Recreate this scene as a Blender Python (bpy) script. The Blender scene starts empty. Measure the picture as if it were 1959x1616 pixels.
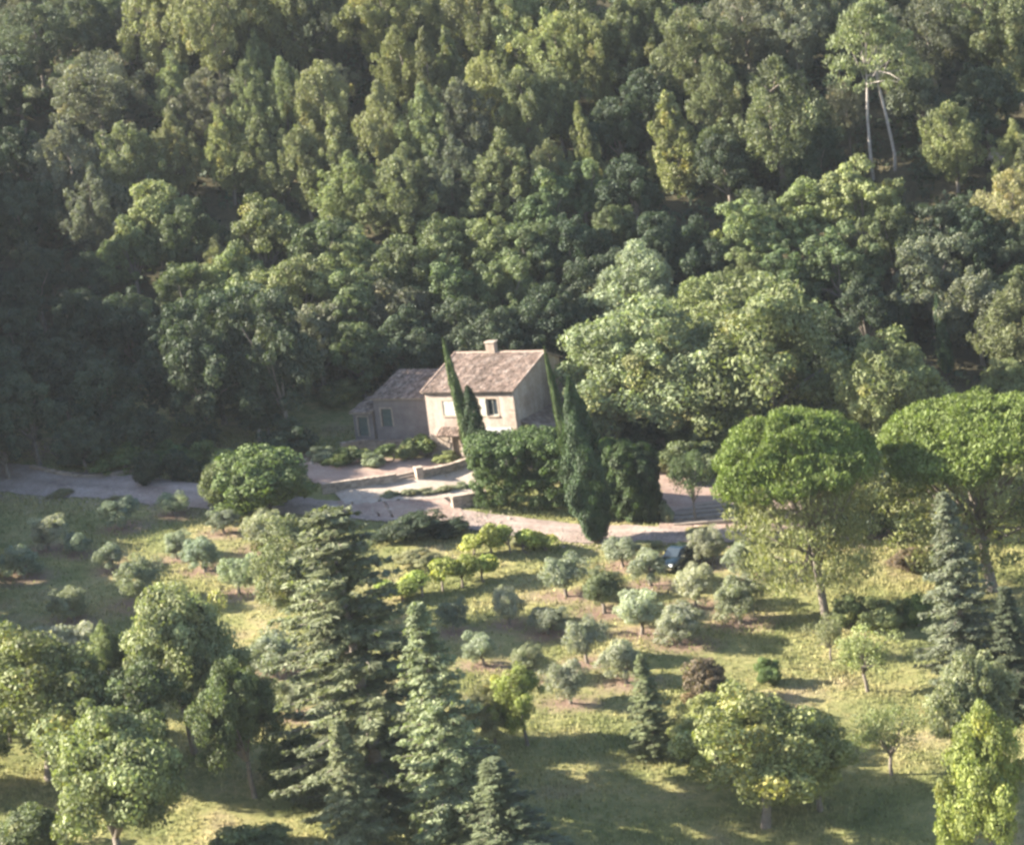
import bpy, math, random
import numpy as np
from mathutils import Vector, Matrix
R = math.radians
scene = bpy.context.scene
COL = scene.collection

# ------------------------------------------------------------------ camera, world, sun, exposure
PW, PH = 1959.0, 1616.0
LENS, ROLL, DEP = 107.6, 7.0, 12.0
CAM = np.array([0.0, -260.0, 58.0])
FPX = LENS / 36.0 * PW
_f = np.array([0, math.cos(R(DEP)), -math.sin(R(DEP))])
_r0 = np.array([1.0, 0, 0]); _u0 = np.cross(_r0, _f)
_r = math.cos(R(ROLL)) * _r0 - math.sin(R(ROLL)) * _u0
_u = math.sin(R(ROLL)) * _r0 + math.cos(R(ROLL)) * _u0
cd = bpy.data.cameras.new('camera'); cam = bpy.data.objects.new('camera', cd); COL.objects.link(cam)
cd.lens = LENS; cd.sensor_width = 36; cd.sensor_fit = 'HORIZONTAL'; cd.clip_start = 1; cd.clip_end = 4000
m = Matrix([[_r[i], _u[i], -_f[i], CAM[i]] for i in range(3)] + [[0, 0, 0, 1]])
cam.matrix_world = m; scene.camera = cam

SUN_EL, SUN_AZ = 27.0, 174.0        # azimuth of the direction towards the sun, counter-clockwise from +X
w = bpy.data.worlds.new('World'); scene.world = w; w.use_nodes = True
nt = w.node_tree; bg = nt.nodes['Background']; sk = nt.nodes.new('ShaderNodeTexSky')
sk.sky_type = 'NISHITA'; sk.sun_disc = False; sk.sun_elevation = R(SUN_EL); sk.sun_rotation = R(90 - SUN_AZ)
nt.links.new(sk.outputs[0], bg.inputs[0]); bg.inputs[1].default_value = 0.07
sl = bpy.data.lights.new('sun', 'SUN'); sl.energy = 5.0; sl.angle = R(0.6); sl.color = (1.0, 0.92, 0.77)
so = bpy.data.objects.new('sun', sl); COL.objects.link(so)
sdir = Vector((math.cos(R(SUN_AZ)) * math.cos(R(SUN_EL)), math.sin(R(SUN_AZ)) * math.cos(R(SUN_EL)), math.sin(R(SUN_EL))))
so.rotation_euler = sdir.to_track_quat('Z', 'Y').to_euler()
scene.view_settings.view_transform = 'Standard'; scene.view_settings.look = 'None'
scene.view_settings.exposure = 2.5; scene.view_settings.gamma = 1.0; scene.view_settings.use_curve_mapping = False
scene.render.engine = 'CYCLES'
try:
    scene.cycles.max_bounces = 5; scene.cycles.diffuse_bounces = 3; scene.cycles.transmission_bounces = 3
    scene.cycles.transparent_max_bounces = 4; scene.cycles.volume_bounces = 0
    scene.cycles.pixel_filter_type = 'GAUSSIAN'; scene.cycles.filter_width = 3.2
except Exception:
    pass
random.seed(7)
RNG = np.random.default_rng(11)

HAZE = 0.00006
# ------------------------------------------------------------------ terrain
def _sp(t, wd=2.5):
    t = np.asarray(t, float) / wd
    return wd * np.log1p(np.exp(np.clip(t, -40, 40))) + wd * np.clip(t - 40, 0, None)
def terrain(x, y):
    x = np.asarray(x, float); y = np.asarray(y, float)
    v = y + 0.30 * x
    f = 0.13 * v - 0.07 * _sp(v + 8) + 0.46 * _sp(v - 15) - 0.15 * _sp(v - 95, 10) - .30 * _sp(v - 190, 20)
    z = f - 0.115 * 70 * np.tanh(x / 70)
    z = z + 0.10 * np.sin(x * .31 + y * .17) + 0.08 * np.sin(y * .53 - x * .11 + 1) + 0.05 * np.sin(x * .9 + y * .7)
    z = z + np.clip((v - 14) / 12, 0, 1) * (0.7 * np.sin(x * .19 + 2) * np.sin(y * .15) + .35 * np.sin(x * .43 + y * .37))
    return z
def th(x, y): return float(terrain(x, y))
def pixdir(px, py):
    d = _f + ((px - PW / 2) / FPX) * _r - ((py - PH / 2) / FPX) * _u
    return d
def cast(px, py, dz=0.0):
    """point of the terrain (raised by dz) seen at a point of the photograph"""
    d = pixdir(px, py)
    t = np.arange(110, 620, 1.0)
    P = CAM[None, :] + t[:, None] * d[None, :]
    g = P[:, 2] - terrain(P[:, 0], P[:, 1]) - dz
    i = int(np.argmax(g < 0))
    if g[i] >= 0: i = len(t) - 1
    a, b = t[i - 1], t[i]
    for _ in range(14):
        c = (a + b) / 2; p = CAM + c * d
        if p[2] - th(p[0], p[1]) - dz < 0: b = c
        else: a = c
    p = CAM + b * d
    return p[0], p[1]
def mpp(x, y):
    """photo pixels per metre at a place"""
    return FPX / float(np.dot(np.array([x, y, th(x, y)]) - CAM, _f))
def project(p):
    q = np.array(p) - CAM; k = np.dot(q, _f)
    return PW / 2 + FPX * np.dot(q, _r) / k, PH / 2 - FPX * np.dot(q, _u) / k

# ------------------------------------------------------------------ mesh helpers
def np_mesh(name, V, F, tone=None, warm=None, smooth=False):
    """V (n,3) array; F (m,k) array of equal-size faces"""
    V = np.asarray(V, np.float32); F = np.asarray(F, np.int32)
    me = bpy.data.meshes.new(name)
    me.vertices.add(len(V)); me.vertices.foreach_set('co', V.ravel())
    k = F.shape[1]
    me.loops.add(F.size); me.loops.foreach_set('vertex_index', F.ravel())
    me.polygons.add(len(F)); me.polygons.foreach_set('loop_start', np.arange(0, F.size, k, dtype=np.int32))
    me.polygons.foreach_set('loop_total', np.full(len(F), k, np.int32))
    if smooth: me.polygons.foreach_set('use_smooth', np.ones(len(F), bool))
    if tone is not None:
        a = me.attributes.new('tone', 'FLOAT', 'POINT'); a.data.foreach_set('value', np.asarray(tone, np.float32))
    if warm is not None:
        a = me.attributes.new('warm', 'FLOAT', 'POINT'); a.data.foreach_set('value', np.asarray(warm, np.float32))
    me.update(calc_edges=True)
    return me
def link(name, me, mat=None, parent=None):
    o = bpy.data.objects.new(name, me); COL.objects.link(o)
    if mat is not None and not me.materials: me.materials.append(mat)
    if parent is not None: o.parent = parent
    return o
def tag(o, label=None, cat=None, group=None, kind=None):
    if label: o['label'] = label
    if cat: o['category'] = cat
    if group: o['group'] = group
    if kind: o['kind'] = kind
    return o
def empty(name, loc, rz=0.0, label=None, cat=None, group=None):
    o = bpy.data.objects.new(name, None); COL.objects.link(o)
    o.location = loc; o.rotation_euler = (0, 0, rz); o.empty_display_size = .3
    return tag(o, label, cat, group)
class MB:
    def __init__(s): s.V = []; s.F = []; s.T = []
    def add(s, verts, faces, tone=1.0):
        b = len(s.V); s.V += [tuple(map(float, v)) for v in verts]; s.F += [tuple(i + b for i in f) for f in faces]; s.T += [tone] * len(verts)
    def box(s, x0, x1, y0, y1, z0, z1, tone=1.0, jit=0.0):
        vs = [(x, y, z) for z in (z0, z1) for y in (y0, y1) for x in (x0, x1)]
        if jit: vs = [tuple(c + random.uniform(-jit, jit) for c in v) for v in vs]
        s.add(vs, [(0, 2, 3, 1), (4, 5, 7, 6), (0, 1, 5, 4), (1, 3, 7, 5), (3, 2, 6, 7), (2, 0, 4, 6)], tone)
    def obox(s, c, ux, hx, hy, z0, z1, tone=1.0, jit=0.0):
        """box around c=(x,y) along the unit direction ux, half sizes hx, hy"""
        ux = Vector((ux[0], ux[1])).normalized(); uy = Vector((-ux.y, ux.x)); c = Vector((c[0], c[1]))
        vs = []
        for z in (z0, z1):
            for b in (-hy, hy):
                for a in (-hx, hx):
                    p = c + ux * a + uy * b; vs.append((p.x + random.uniform(-jit, jit), p.y + random.uniform(-jit, jit), z + random.uniform(-jit, jit)))
        s.add(vs, [(0, 2, 3, 1), (4, 5, 7, 6), (0, 1, 5, 4), (1, 3, 7, 5), (3, 2, 6, 7), (2, 0, 4, 6)], tone)
    def tube(s, pts, rad, n=6, tone=1.0, cap=True):
        pts = [Vector(p) for p in pts]; b = len(s.V)
        for i, p in enumerate(pts):
            d = (pts[min(i + 1, len(pts) - 1)] - pts[max(i - 1, 0)])
            if d.length < 1e-6: d = Vector((0, 0, 1))
            d.normalize(); a = d.orthogonal().normalized()
            if abs(d.z) > .5: a = (Vector((1, 0, 0)) - d * d.x).normalized()
            c = d.cross(a)
            for k in range(n):
                q = p + (a * math.cos(2 * math.pi * k / n) + c * math.sin(2 * math.pi * k / n)) * rad[i]
                s.V.append(tuple(q)); s.T.append(tone)
        for i in range(len(pts) - 1):
            for k in range(n):
                k2 = (k + 1) % n
                s.F.append((b + i * n + k, b + i * n + k2, b + (i + 1) * n + k2, b + (i + 1) * n + k))
        if cap: s.F.append(tuple(b + (len(pts) - 1) * n + k for k in range(n))); s.F.append(tuple(b + k for k in reversed(range(n))))
    def mesh(s, name, smooth=False):
        me = bpy.data.meshes.new(name); me.from_pydata(s.V, [], s.F)
        a = me.attributes.new('tone', 'FLOAT', 'POINT'); a.data.foreach_set('value', np.array(s.T, np.float32))
        if smooth: me.polygons.foreach_set('use_smooth', np.ones(len(s.F), bool))
        me.update(); return me
    def build(s, name, mat, parent=None, smooth=False):
        return link(name, s.mesh(name, smooth), mat, parent)

# ------------------------------------------------------------------ materials
def newmat(name):
    m = bpy.data.materials.new(name); m.use_nodes = True; nt = m.node_tree
    return m, nt, nt.nodes['Principled BSDF']
def nd(nt, t, **kw):
    n = nt.nodes.new(t)
    for k, v in kw.items(): setattr(n, k, v)
    return n
def ramp(nt, src, stops):
    r = nd(nt, 'ShaderNodeValToRGB'); e = r.color_ramp.elements
    while len(e) < len(stops): e.new(.5)
    for i, (p, c) in enumerate(stops): e[i].position = p; e[i].color = (*c, 1)
    nt.links.new(src, r.inputs[0]); return r.outputs[0]
def noise(nt, scale, detail=5, rough=.6, coord='Object', vec=None):
    n = nd(nt, 'ShaderNodeTexNoise'); n.inputs['Scale'].default_value = scale; n.inputs['Detail'].default_value = detail; n.inputs['Roughness'].default_value = rough
    if vec is None:
        tc = nd(nt, 'ShaderNodeTexCoord'); vec = tc.outputs[coord]
    nt.links.new(vec, n.inputs['Vector']); return n.outputs[0]
def mixc(nt, fac, a, b, mode='MIX'):
    n = nd(nt, 'ShaderNodeMix', data_type='RGBA', blend_type=mode)
    for s, v in ((0, fac), (6, a), (7, b)):
        if hasattr(v, 'is_output') or isinstance(v, bpy.types.NodeSocket): nt.links.new(v, n.inputs[s])
        elif s == 0: n.inputs[0].default_value = v
        else: n.inputs[s].default_value = (*v, 1)
    return n.outputs[2]
def attr(nt, name, typ='GEOMETRY'):
    a = nd(nt, 'ShaderNodeAttribute', attribute_name=name, attribute_type=typ); return a
def math_(nt, op, a, b=None, c=None):
    n = nd(nt, 'ShaderNodeMath', operation=op)
    for i, v in enumerate((a, b, c)):
        if v is None: continue
        if isinstance(v, bpy.types.NodeSocket): nt.links.new(v, n.inputs[i])
        else: n.inputs[i].default_value = v
    return n.outputs[0]
def vscale(nt, col, f):
    n = nd(nt, 'ShaderNodeVectorMath', operation='SCALE'); nt.links.new(col, n.inputs[0]); nt.links.new(f, n.inputs['Scale']); return n.outputs[0]
def bump(nt, p, src, strength, dist):
    b = nd(nt, 'ShaderNodeBump'); b.inputs['Strength'].default_value = strength; b.inputs['Distance'].default_value = dist
    nt.links.new(src, b.inputs['Height']); nt.links.new(b.outputs[0], p.inputs['Normal'])

def mat_leaf():
    m, nt, p = newmat('foliage')
    oi = nd(nt, 'ShaderNodeObjectInfo')
    t = attr(nt, 'tone'); wm = attr(nt, 'warm')
    yel = mixc(nt, 1.0, oi.outputs['Color'], (1.55, 1.22, .85), 'MULTIPLY')
    c = mixc(nt, wm.outputs['Fac'], oi.outputs['Color'], yel)
    rnd = math_(nt, 'MULTIPLY_ADD', oi.outputs['Random'], .24, .88)
    f = math_(nt, 'MULTIPLY', t.outputs['Fac'], rnd)
    c = vscale(nt, c, f)
    nt.links.new(c, p.inputs['Base Color']); p.inputs['Roughness'].default_value = .6; p.inputs['Specular IOR Level'].default_value = .25
    tr = nd(nt, 'ShaderNodeBsdfTranslucent'); c2 = mixc(nt, 1.0, c, (1.15, 1.25, .55), 'MULTIPLY'); nt.links.new(c2, tr.inputs[0])
    mx = nd(nt, 'ShaderNodeMixShader'); mx.inputs[0].default_value = .30
    nt.links.new(p.outputs[0], mx.inputs[1]); nt.links.new(tr.outputs[0], mx.inputs[2])
    nt.links.new(mx.outputs[0], nt.nodes['Material Output'].inputs[0])
    return m
LEAF = mat_leaf()
def mat_noise(name, stops, scale=3, rough=.9, bs=.3, bd=.03, coord='Object', detail=6, tone=False, spec=.2):
    m, nt, p = newmat(name)
    n = noise(nt, scale, detail, .65, coord); c = ramp(nt, n, stops)
    if tone: c = vscale(nt, c, attr(nt, 'tone').outputs['Fac'])
    nt.links.new(c, p.inputs['Base Color']); p.inputs['Roughness'].default_value = rough; p.inputs['Specular IOR Level'].default_value = spec
    if bs: bump(nt, p, noise(nt, scale * 4, 5, .6, coord), bs, bd)
    return m
BARK = mat_noise('bark', [(.3, (.10, .08, .065)), (.7, (.22, .19, .16))], 4, bs=.6)
BARK_PALE = mat_noise('pale_bark', [(.3, (.26, .22, .20)), (.7, (.48, .43, .40))], 3, bs=.5)
def mat_plaster():
    m, nt, p = newmat('plaster')
    a = ramp(nt, noise(nt, .55, 6, .65), [(.3, (.29, .225, .19)), (.5, (.41, .345, .30)), (.72, (.47, .415, .37))])
    b = ramp(nt, noise(nt, 3.5, 8, .7), [(.3, (.74, .70, .68)), (.62, (1, 1, 1))])
    c = mixc(nt, 1.0, a, b, 'MULTIPLY')
    tc = nd(nt, 'ShaderNodeTexCoord'); mp = nd(nt, 'ShaderNodeMapping'); mp.inputs['Scale'].default_value = (2.2, 2.2, .22)
    nt.links.new(tc.outputs['Object'], mp.inputs[0])
    st = ramp(nt, noise(nt, 1.0, 5, .6, vec=mp.outputs[0]), [(.42, (.70, .66, .63)), (.62, (1, 1, 1))])
    c = mixc(nt, .6, c, mixc(nt, 1.0, c, st, 'MULTIPLY'))
    nt.links.new(c, p.inputs['Base Color']); p.inputs['Roughness'].default_value = .95; p.inputs['Specular IOR Level'].default_value = .1
    bump(nt, p, noise(nt, 9, 6, .6), .5, .03); return m
PLASTER = mat_plaster()
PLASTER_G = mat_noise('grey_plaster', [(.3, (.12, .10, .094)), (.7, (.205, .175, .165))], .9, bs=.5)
STONE = mat_noise('pale_stone', [(.3, (.20, .155, .125)), (.7, (.36, .295, .24))], 2.5, bs=.6, tone=True)
MORTAR = mat_noise('mortar', [(.3, (.24, .19, .15)), (.7, (.36, .30, .25))], 4, bs=.5)
TILE = mat_noise('clay_tile', [(.25, (.11, .075, .06)), (.5, (.205, .15, .12)), (.75, (.30, .25, .215))], 1.1, bs=.4, tone=True)
WHITE = mat_noise('white_paint', [(.3, (.42, .41, .35)), (.7, (.50, .49, .42))], 2, bs=.1, rough=.6)
CLOTH = mat_noise('awning_cloth', [(.3, (.26, .245, .26)), (.7, (.31, .295, .31))], 2, bs=.1)
SHUTG = mat_noise('green_paint', [(.3, (.06, .075, .068)), (.7, (.095, .115, .10))], 3, bs=.1, rough=.6)
DARK = mat_noise('dark_interior', [(.3, (.02, .02, .022)), (.7, (.05, .045, .045))], 2, bs=0)
WOOD = mat_noise('old_wood', [(.3, (.12, .085, .06)), (.7, (.24, .18, .13))], 5, bs=.4)
def mat_dirt(name, a, b, c, scale=.35):
    m, nt, p = newmat(name)
    k = ramp(nt, noise(nt, scale, 8, .62), [(.3, a), (.5, b), (.7, c)])
    k2 = ramp(nt, noise(nt, 3.0, 8, .75), [(.35, (.72, .70, .68)), (.65, (1.08, 1.06, 1.04))])
    k = mixc(nt, 1.0, k, k2, 'MULTIPLY'); k = vscale(nt, k, attr(nt, 'tone').outputs['Fac']); nt.links.new(k, p.inputs['Base Color'])
    p.inputs['Roughness'].default_value = 1; p.inputs['Specular IOR Level'].default_value = .1
    bump(nt, p, noise(nt, 5, 7, .7), .8, .06); return m
ROADM = mat_dirt('road_dirt', (.235, .178, .155), (.315, .252, .225), (.37, .31, .28))
GRAVEL = mat_dirt('pale_gravel', (.30, .24, .20), (.38, .32, .27), (.43, .375, .33), .6)
YARD = mat_dirt('pink_earth', (.25, .175, .145), (.32, .235, .20), (.36, .285, .24), .5)
def mat_ground():
    m, nt, p = newmat('hillside_ground')
    g1 = ramp(nt, noise(nt, .16, 8, .65), [(.28, (.115, .13, .055)), (.42, (.185, .185, .08)), (.55, (.265, .24, .115)), (.7, (.30, .235, .155))])
    g2 = ramp(nt, noise(nt, 1.4, 9, .75), [(.3, (.55, .60, .5)), (.52, (.95, .98, .9)), (.72, (1.35, 1.2, 1.1))])
    g = mixc(nt, 1.0, g1, g2, 'MULTIPLY')
    s = ramp(nt, noise(nt, .5, 8, .7), [(.3, (.17, .11, .08)), (.7, (.28, .20, .155))])
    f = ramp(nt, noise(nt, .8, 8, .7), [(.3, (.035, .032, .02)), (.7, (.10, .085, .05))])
    zz = attr(nt, 'zone'); sep = nd(nt, 'ShaderNodeSeparateColor'); nt.links.new(zz.outputs['Color'], sep.inputs[0])
    brk = noise(nt, .9, 6, .7)
    sf = math_(nt, 'SUBTRACT', math_(nt, 'MULTIPLY', sep.outputs[1], 2.0), brk)
    n = nd(nt, 'ShaderNodeClamp'); nt.links.new(sf, n.inputs[0])
    c = mixc(nt, n.outputs[0], g, s)
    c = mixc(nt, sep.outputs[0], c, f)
    nt.links.new(c, p.inputs['Base Color']); p.inputs['Roughness'].default_value = 1; p.inputs['Specular IOR Level'].default_value = .1
    bump(nt, p, noise(nt, 3.0, 8, .75), 1.0, .18); return m
GROUND = mat_ground()
def mat_grass():
    m, nt, p = newmat('grass_blades')
    g1 = ramp(nt, noise(nt, .16, 8, .65), [(.28, (.12, .145, .05)), (.42, (.20, .21, .078)), (.55, (.29, .265, .115)), (.7, (.33, .27, .16))])
    c = vscale(nt, g1, attr(nt, 'tone').outputs['Fac'])
    nt.links.new(c, p.inputs['Base Color']); p.inputs['Roughness'].default_value = .8
    tr = nd(nt, 'ShaderNodeBsdfTranslucent'); nt.links.new(c, tr.inputs[0])
    mx = nd(nt, 'ShaderNodeMixShader'); mx.inputs[0].default_value = .35
    nt.links.new(p.outputs[0], mx.inputs[1]); nt.links.new(tr.outputs[0], mx.inputs[2]); nt.links.new(mx.outputs[0], nt.nodes['Material Output'].inputs[0])
    return m
GRASS = mat_grass()
def mat_plain(name, c, rough=.5, metal=0, coat=0):
    m, nt, p = newmat(name)
    k = ramp(nt, noise(nt, 6, 3), [(.3, tuple(v * .9 for v in c)), (.7, c)]); nt.links.new(k, p.inputs['Base Color'])
    p.inputs['Roughness'].default_value = rough; p.inputs['Metallic'].default_value = metal; p.inputs['Coat Weight'].default_value = coat
    return m
CARP = mat_plain('car_paint', (.006, .016, .016), .25, .3, 1.0)
GLASS = mat_plain('tinted_glass', (.03, .04, .05), .06)
RUBBER = mat_plain('rubber', (.02, .02, .02), .8)
CHROME = mat_plain('chrome', (.7, .7, .72), .15, 1)
LAMPG = mat_plain('lamp_glass', (.75, .78, .8), .08)

# ------------------------------------------------------------------ the ground
xs = np.concatenate([np.arange(-352, -72, 14.), np.arange(-72, 72.1, .6), np.arange(84, 352, 14.)])
ys = np.concatenate([np.arange(-410, -116, 14.), np.arange(-116, 120.1, .6), np.arange(132, 480, 14.)])
GX, GY = np.meshgrid(xs, ys); GZ = terrain(GX, GY)
nx, ny = len(xs), len(ys); I = np.arange(nx * ny).reshape(ny, nx)
gF = np.stack([I[:-1, :-1], I[:-1, 1:], I[1:, 1:], I[1:, :-1]], -1).reshape(-1, 4)
jit = RNG.normal(0, .03, GZ.shape)
gme = np_mesh('ground', np.stack([GX, GY, GZ + jit], -1).reshape(-1, 3), gF, smooth=True)
V_ = GY + .3 * GX
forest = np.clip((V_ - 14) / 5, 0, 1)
SOIL = []      # (x, y, r): bare soil discs under the olives, filled below
ground = link('ground', gme, GROUND); tag(ground, kind='structure')

def drape(name, upper, lower, mat, lift, n=90, mcross=10, label=None, wob=.25):
    """a sheet laid on the terrain between two edges measured in the photograph"""
    def samp(E):
        W = np.array([cast(*e) for e in E]); d = np.r_[0, np.cumsum(np.hypot(*np.diff(W, axis=0).T))]
        t = np.linspace(0, d[-1], n); return np.stack([np.interp(t, d, W[:, 0]), np.interp(t, d, W[:, 1])], -1)
    A, B = samp(upper), samp(lower)
    A += RNG.normal(0, wob * .35, A.shape); B += RNG.normal(0, wob * .35, B.shape)
    s = np.linspace(0, 1, mcross)[None, :, None]
    P = A[:, None] * (1 - s) + B[:, None] * s
    Z = terrain(P[..., 0], P[..., 1]) + lift
    Vv = np.concatenate([P, Z[..., None]], -1).reshape(-1, 3)
    J = np.arange(n * mcross).reshape(n, mcross)
    F = np.stack([J[:-1, :-1], J[1:, :-1], J[1:, 1:], J[:-1, 1:]], -1).reshape(-1, 4)
    cc = np.linspace(0, 1, mcross); rut = (1 + .14 * np.exp(-((cc - .3) / .08) ** 2) + .14 * np.exp(-((cc - .7) / .08) ** 2) - .12 * np.exp(-((cc - .5) / .07) ** 2)) if name == 'road' else np.ones(mcross)
    me = np_mesh(name, Vv, F, np.tile(rut, n), smooth=True)
    o = link(name, me, mat); tag(o, label, kind='structure'); return o
drape('road', [(-220, 862), (-20, 884), (120, 903), (260, 912), (400, 930), (560, 950), (660, 962), (760, 978), (870, 975), (1000, 992), (1110, 1004), (1280, 1010), (1420, 1006), (1600, 1005), (1900, 1010), (2200, 1010)],
      [(-220, 915), (-20, 938), (120, 952), (260, 962), (400, 975), (560, 985), (660, 992), (760, 1002), (870, 1010), (1000, 1030), (1110, 1040), (1280, 1040), (1420, 1036), (1600, 1032), (1900, 1036), (2200, 1036)], ROADM, .10, 220, 24)
drape('courtyard', [(560, 884), (640, 890), (740, 880), (840, 876), (905, 868)], [(600, 925), (650, 935), (740, 922), (805, 906), (910, 880)], YARD, .13, 60, 10)
drape('gravel_terrace', [(640, 944), (730, 930), (810, 914), (912, 890)], [(660, 968), (740, 962), (850, 955), (914, 945)], GRAVEL, .14, 60, 10)
drape('earth_bank', [(640, 960), (740, 950), (860, 945)], [(660, 985), (750, 992), (900, 995)], YARD, .12, 50, 8)
drape('earth_terrace', [(1262, 892), (1330, 905), (1420, 905), (1520, 905)], [(1262, 1012), (1330, 1014), (1420, 1012), (1540, 1010)], YARD, .12, 50, 10)

# ------------------------------------------------------------------ foliage generators
def unit(a): return a / (np.linalg.norm(a, axis=-1, keepdims=True) + 1e-9)
def leaf_quads(c, n, t, size, el):
    t = unit(t - n * np.sum(t * n, -1, keepdims=True)); b = np.cross(n, t)
    s = size[:, None]
    V = np.stack([c + t * s * el, c + b * s, c - t * s * el, c - b * s], 1).reshape(-1, 3)
    F = np.arange(len(V)).reshape(-1, 4); return V, F
def clumps(P, Rr, k, size, rng, el=1.3, mode='leaf', upb=.25, jit=.5, tvar=.18, warmp=.04):
    """k leaves on each ellipsoidal clump"""
    P = np.asarray(P, float); Rr = np.asarray(Rr, float)
    if Rr.ndim == 1: Rr = np.stack([Rr, Rr, Rr * .75], -1)
    n = len(P)
    d = rng.normal(size=(n, k, 3)); d[..., 2] += upb; d = unit(d)
    rad = .62 + .45 * rng.random((n, k, 1)) ** .8
    c = P[:, None] + d * Rr[:, None] * rad
    j = rng.normal(size=(n, k, 3))
    if mode == 'leaf':
        nn = unit(d + j * jit); t = rng.normal(size=(n, k, 3))
    else:   # needle tufts point outwards and up
        t = unit(d * .6 + np.array([0, 0, .7]) + j * .35); nn = unit(np.cross(t, rng.normal(size=(n, k, 3))) + d * .6)
    tone = np.clip(rng.normal(1, tvar, (n, 1)) * rng.normal(1, .13, (n, k)), .35, 1.9)
    warm = (rng.random((n, 1)) < warmp) * .55 + (rng.random((n, k)) < warmp) * .4 + rng.random((n, k)) * .12
    sz = size * rng.uniform(.65, 1.3, (n, k))
    V, F = leaf_quads(c.reshape(-1, 3), nn.reshape(-1, 3), t.reshape(-1, 3), sz.ravel(), el)
    return V, F, np.repeat(tone.ravel(), 4), np.repeat(warm.ravel(), 4)
def crown_mesh(name, *parts):
    Vs, Fs, T, W, b = [], [], [], [], 0
    for V, F, t, w_ in parts:
        Vs.append(V); Fs.append(F + b); T.append(t); W.append(w_); b += len(V)
    me = np_mesh(name, np.concatenate(Vs), np.concatenate(Fs), np.concatenate(T), np.concatenate(W)); me.materials.append(LEAF); return me
def bumpy(d, rng, amp=.28):
    """direction dependent radius factor for an uneven outline"""
    k = rng.normal(size=(5, 3)) * 2.2; ph = rng.random(5) * 6.3
    return 1 + amp * np.sin(d @ k.T + ph).sum(-1) / 2.4
def limbs(mb, base, r0, targets, rng, fork=.5, bow=.15):
    for t in targets:
        t = np.array(t); mid = base + (t - base) * .5 + np.array([rng.normal() * bow, rng.normal() * bow, bow * 2])
        mb.tube([base, base + (mid - base) * .5, mid, t], [r0, r0 * .8, r0 * .55, r0 * .15], 5)

PROTO = {}
def reg(kind, H, W, trunk, crown, bark=BARK, extra=()):
    if not trunk.materials: trunk.materials.append(bark)
    PROTO.setdefault(kind, []).append((H, W, trunk, crown, extra))

def p_round(kind, seed, H=8., W=8., z0=.22, nc=95, k=110, size=.13, cr=(.55, 1.15), flat=1.0, bark=BARK, warmp=.04, fill=.5, tvar=.18, el=1.3, fork=.28, amp=.28, mode='leaf', nl=8):
    rng = np.random.default_rng(seed)
    zc = H * (z0 + 1) / 2; rz = H * (1 - z0) / 2
    r = rng.uniform(*cr, nc) * W / 8
    if nl:
        # a few big boughs, each with its own rounded mass of leaf clumps
        ld = rng.normal(size=(nl, 3)); ld[:, 2] = rng.uniform(-.75, 1.1, nl); ld = unit(ld)
        lc = ld * np.array([W / 2, W / 2, rz]) * rng.uniform(.42, .66, (nl, 1)); lr = rng.uniform(.24, .42, nl)
        lc[0] = (rng.normal() * .3, rng.normal() * .3, rz * .48); lr[0] = .42
        li = rng.choice(nl, nc, p=lr ** 2 / (lr ** 2).sum())
        d = rng.normal(size=(nc, 3)); d[:, 2] += .35; d = unit(d)
        C = lc[li] + d * (lr[li] * (.55 + .45 * rng.random(nc)) * bumpy(d, rng, amp * .8))[:, None] * np.array([W * .5, W * .5, rz]) * 1.25
        C[:, 2] = np.maximum(C[:, 2], -rz + .1) + zc
    else:
        d = rng.normal(size=(nc, 3)); d[:, 2] += .25; d = unit(d)
        rr = (fill + (1 - fill) * rng.random(nc) ** .5) * bumpy(d, rng, amp)
        C = d * rr[:, None] * np.array([W / 2 - r.mean() * .6, W / 2 - r.mean() * .6, rz - r.mean() * .5]); C[:, 2] += zc
    rx = np.percentile(np.hypot(C[:, 0], C[:, 1]), 96) + r.mean() * .55
    C[:, :2] *= (W / 2) / rx; ztop = np.percentile(C[:, 2], 99) + r.mean() * .5; C[:, 2] = zc - rz + (C[:, 2] - (zc - rz)) * (H - zc + rz) / (ztop - zc + rz)
    cm = crown_mesh('crown', clumps(C, np.stack([r, r, r * .8 * flat], -1), k, size, rng, el, mode, tvar=tvar, warmp=warmp))
    mb = MB(); z1 = H * fork; b = np.array([rng.normal() * .1, rng.normal() * .1, z1])
    tr = .028 * H if H > 4 else .045 * H
    mb.tube([(0, 0, -.5), (0, 0, 0), (b[0] * .5 + .06, b[1] * .5, z1 * .5), b], [tr * 1.5, tr * 1.25, tr, tr * .85], 7)
    sel = C[rng.choice(nc, min(9, nc), replace=False)]; limbs(mb, b, tr * .6, sel, rng)
    reg(kind, H, W, mb.mesh('trunk', True), cm, bark)

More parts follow.
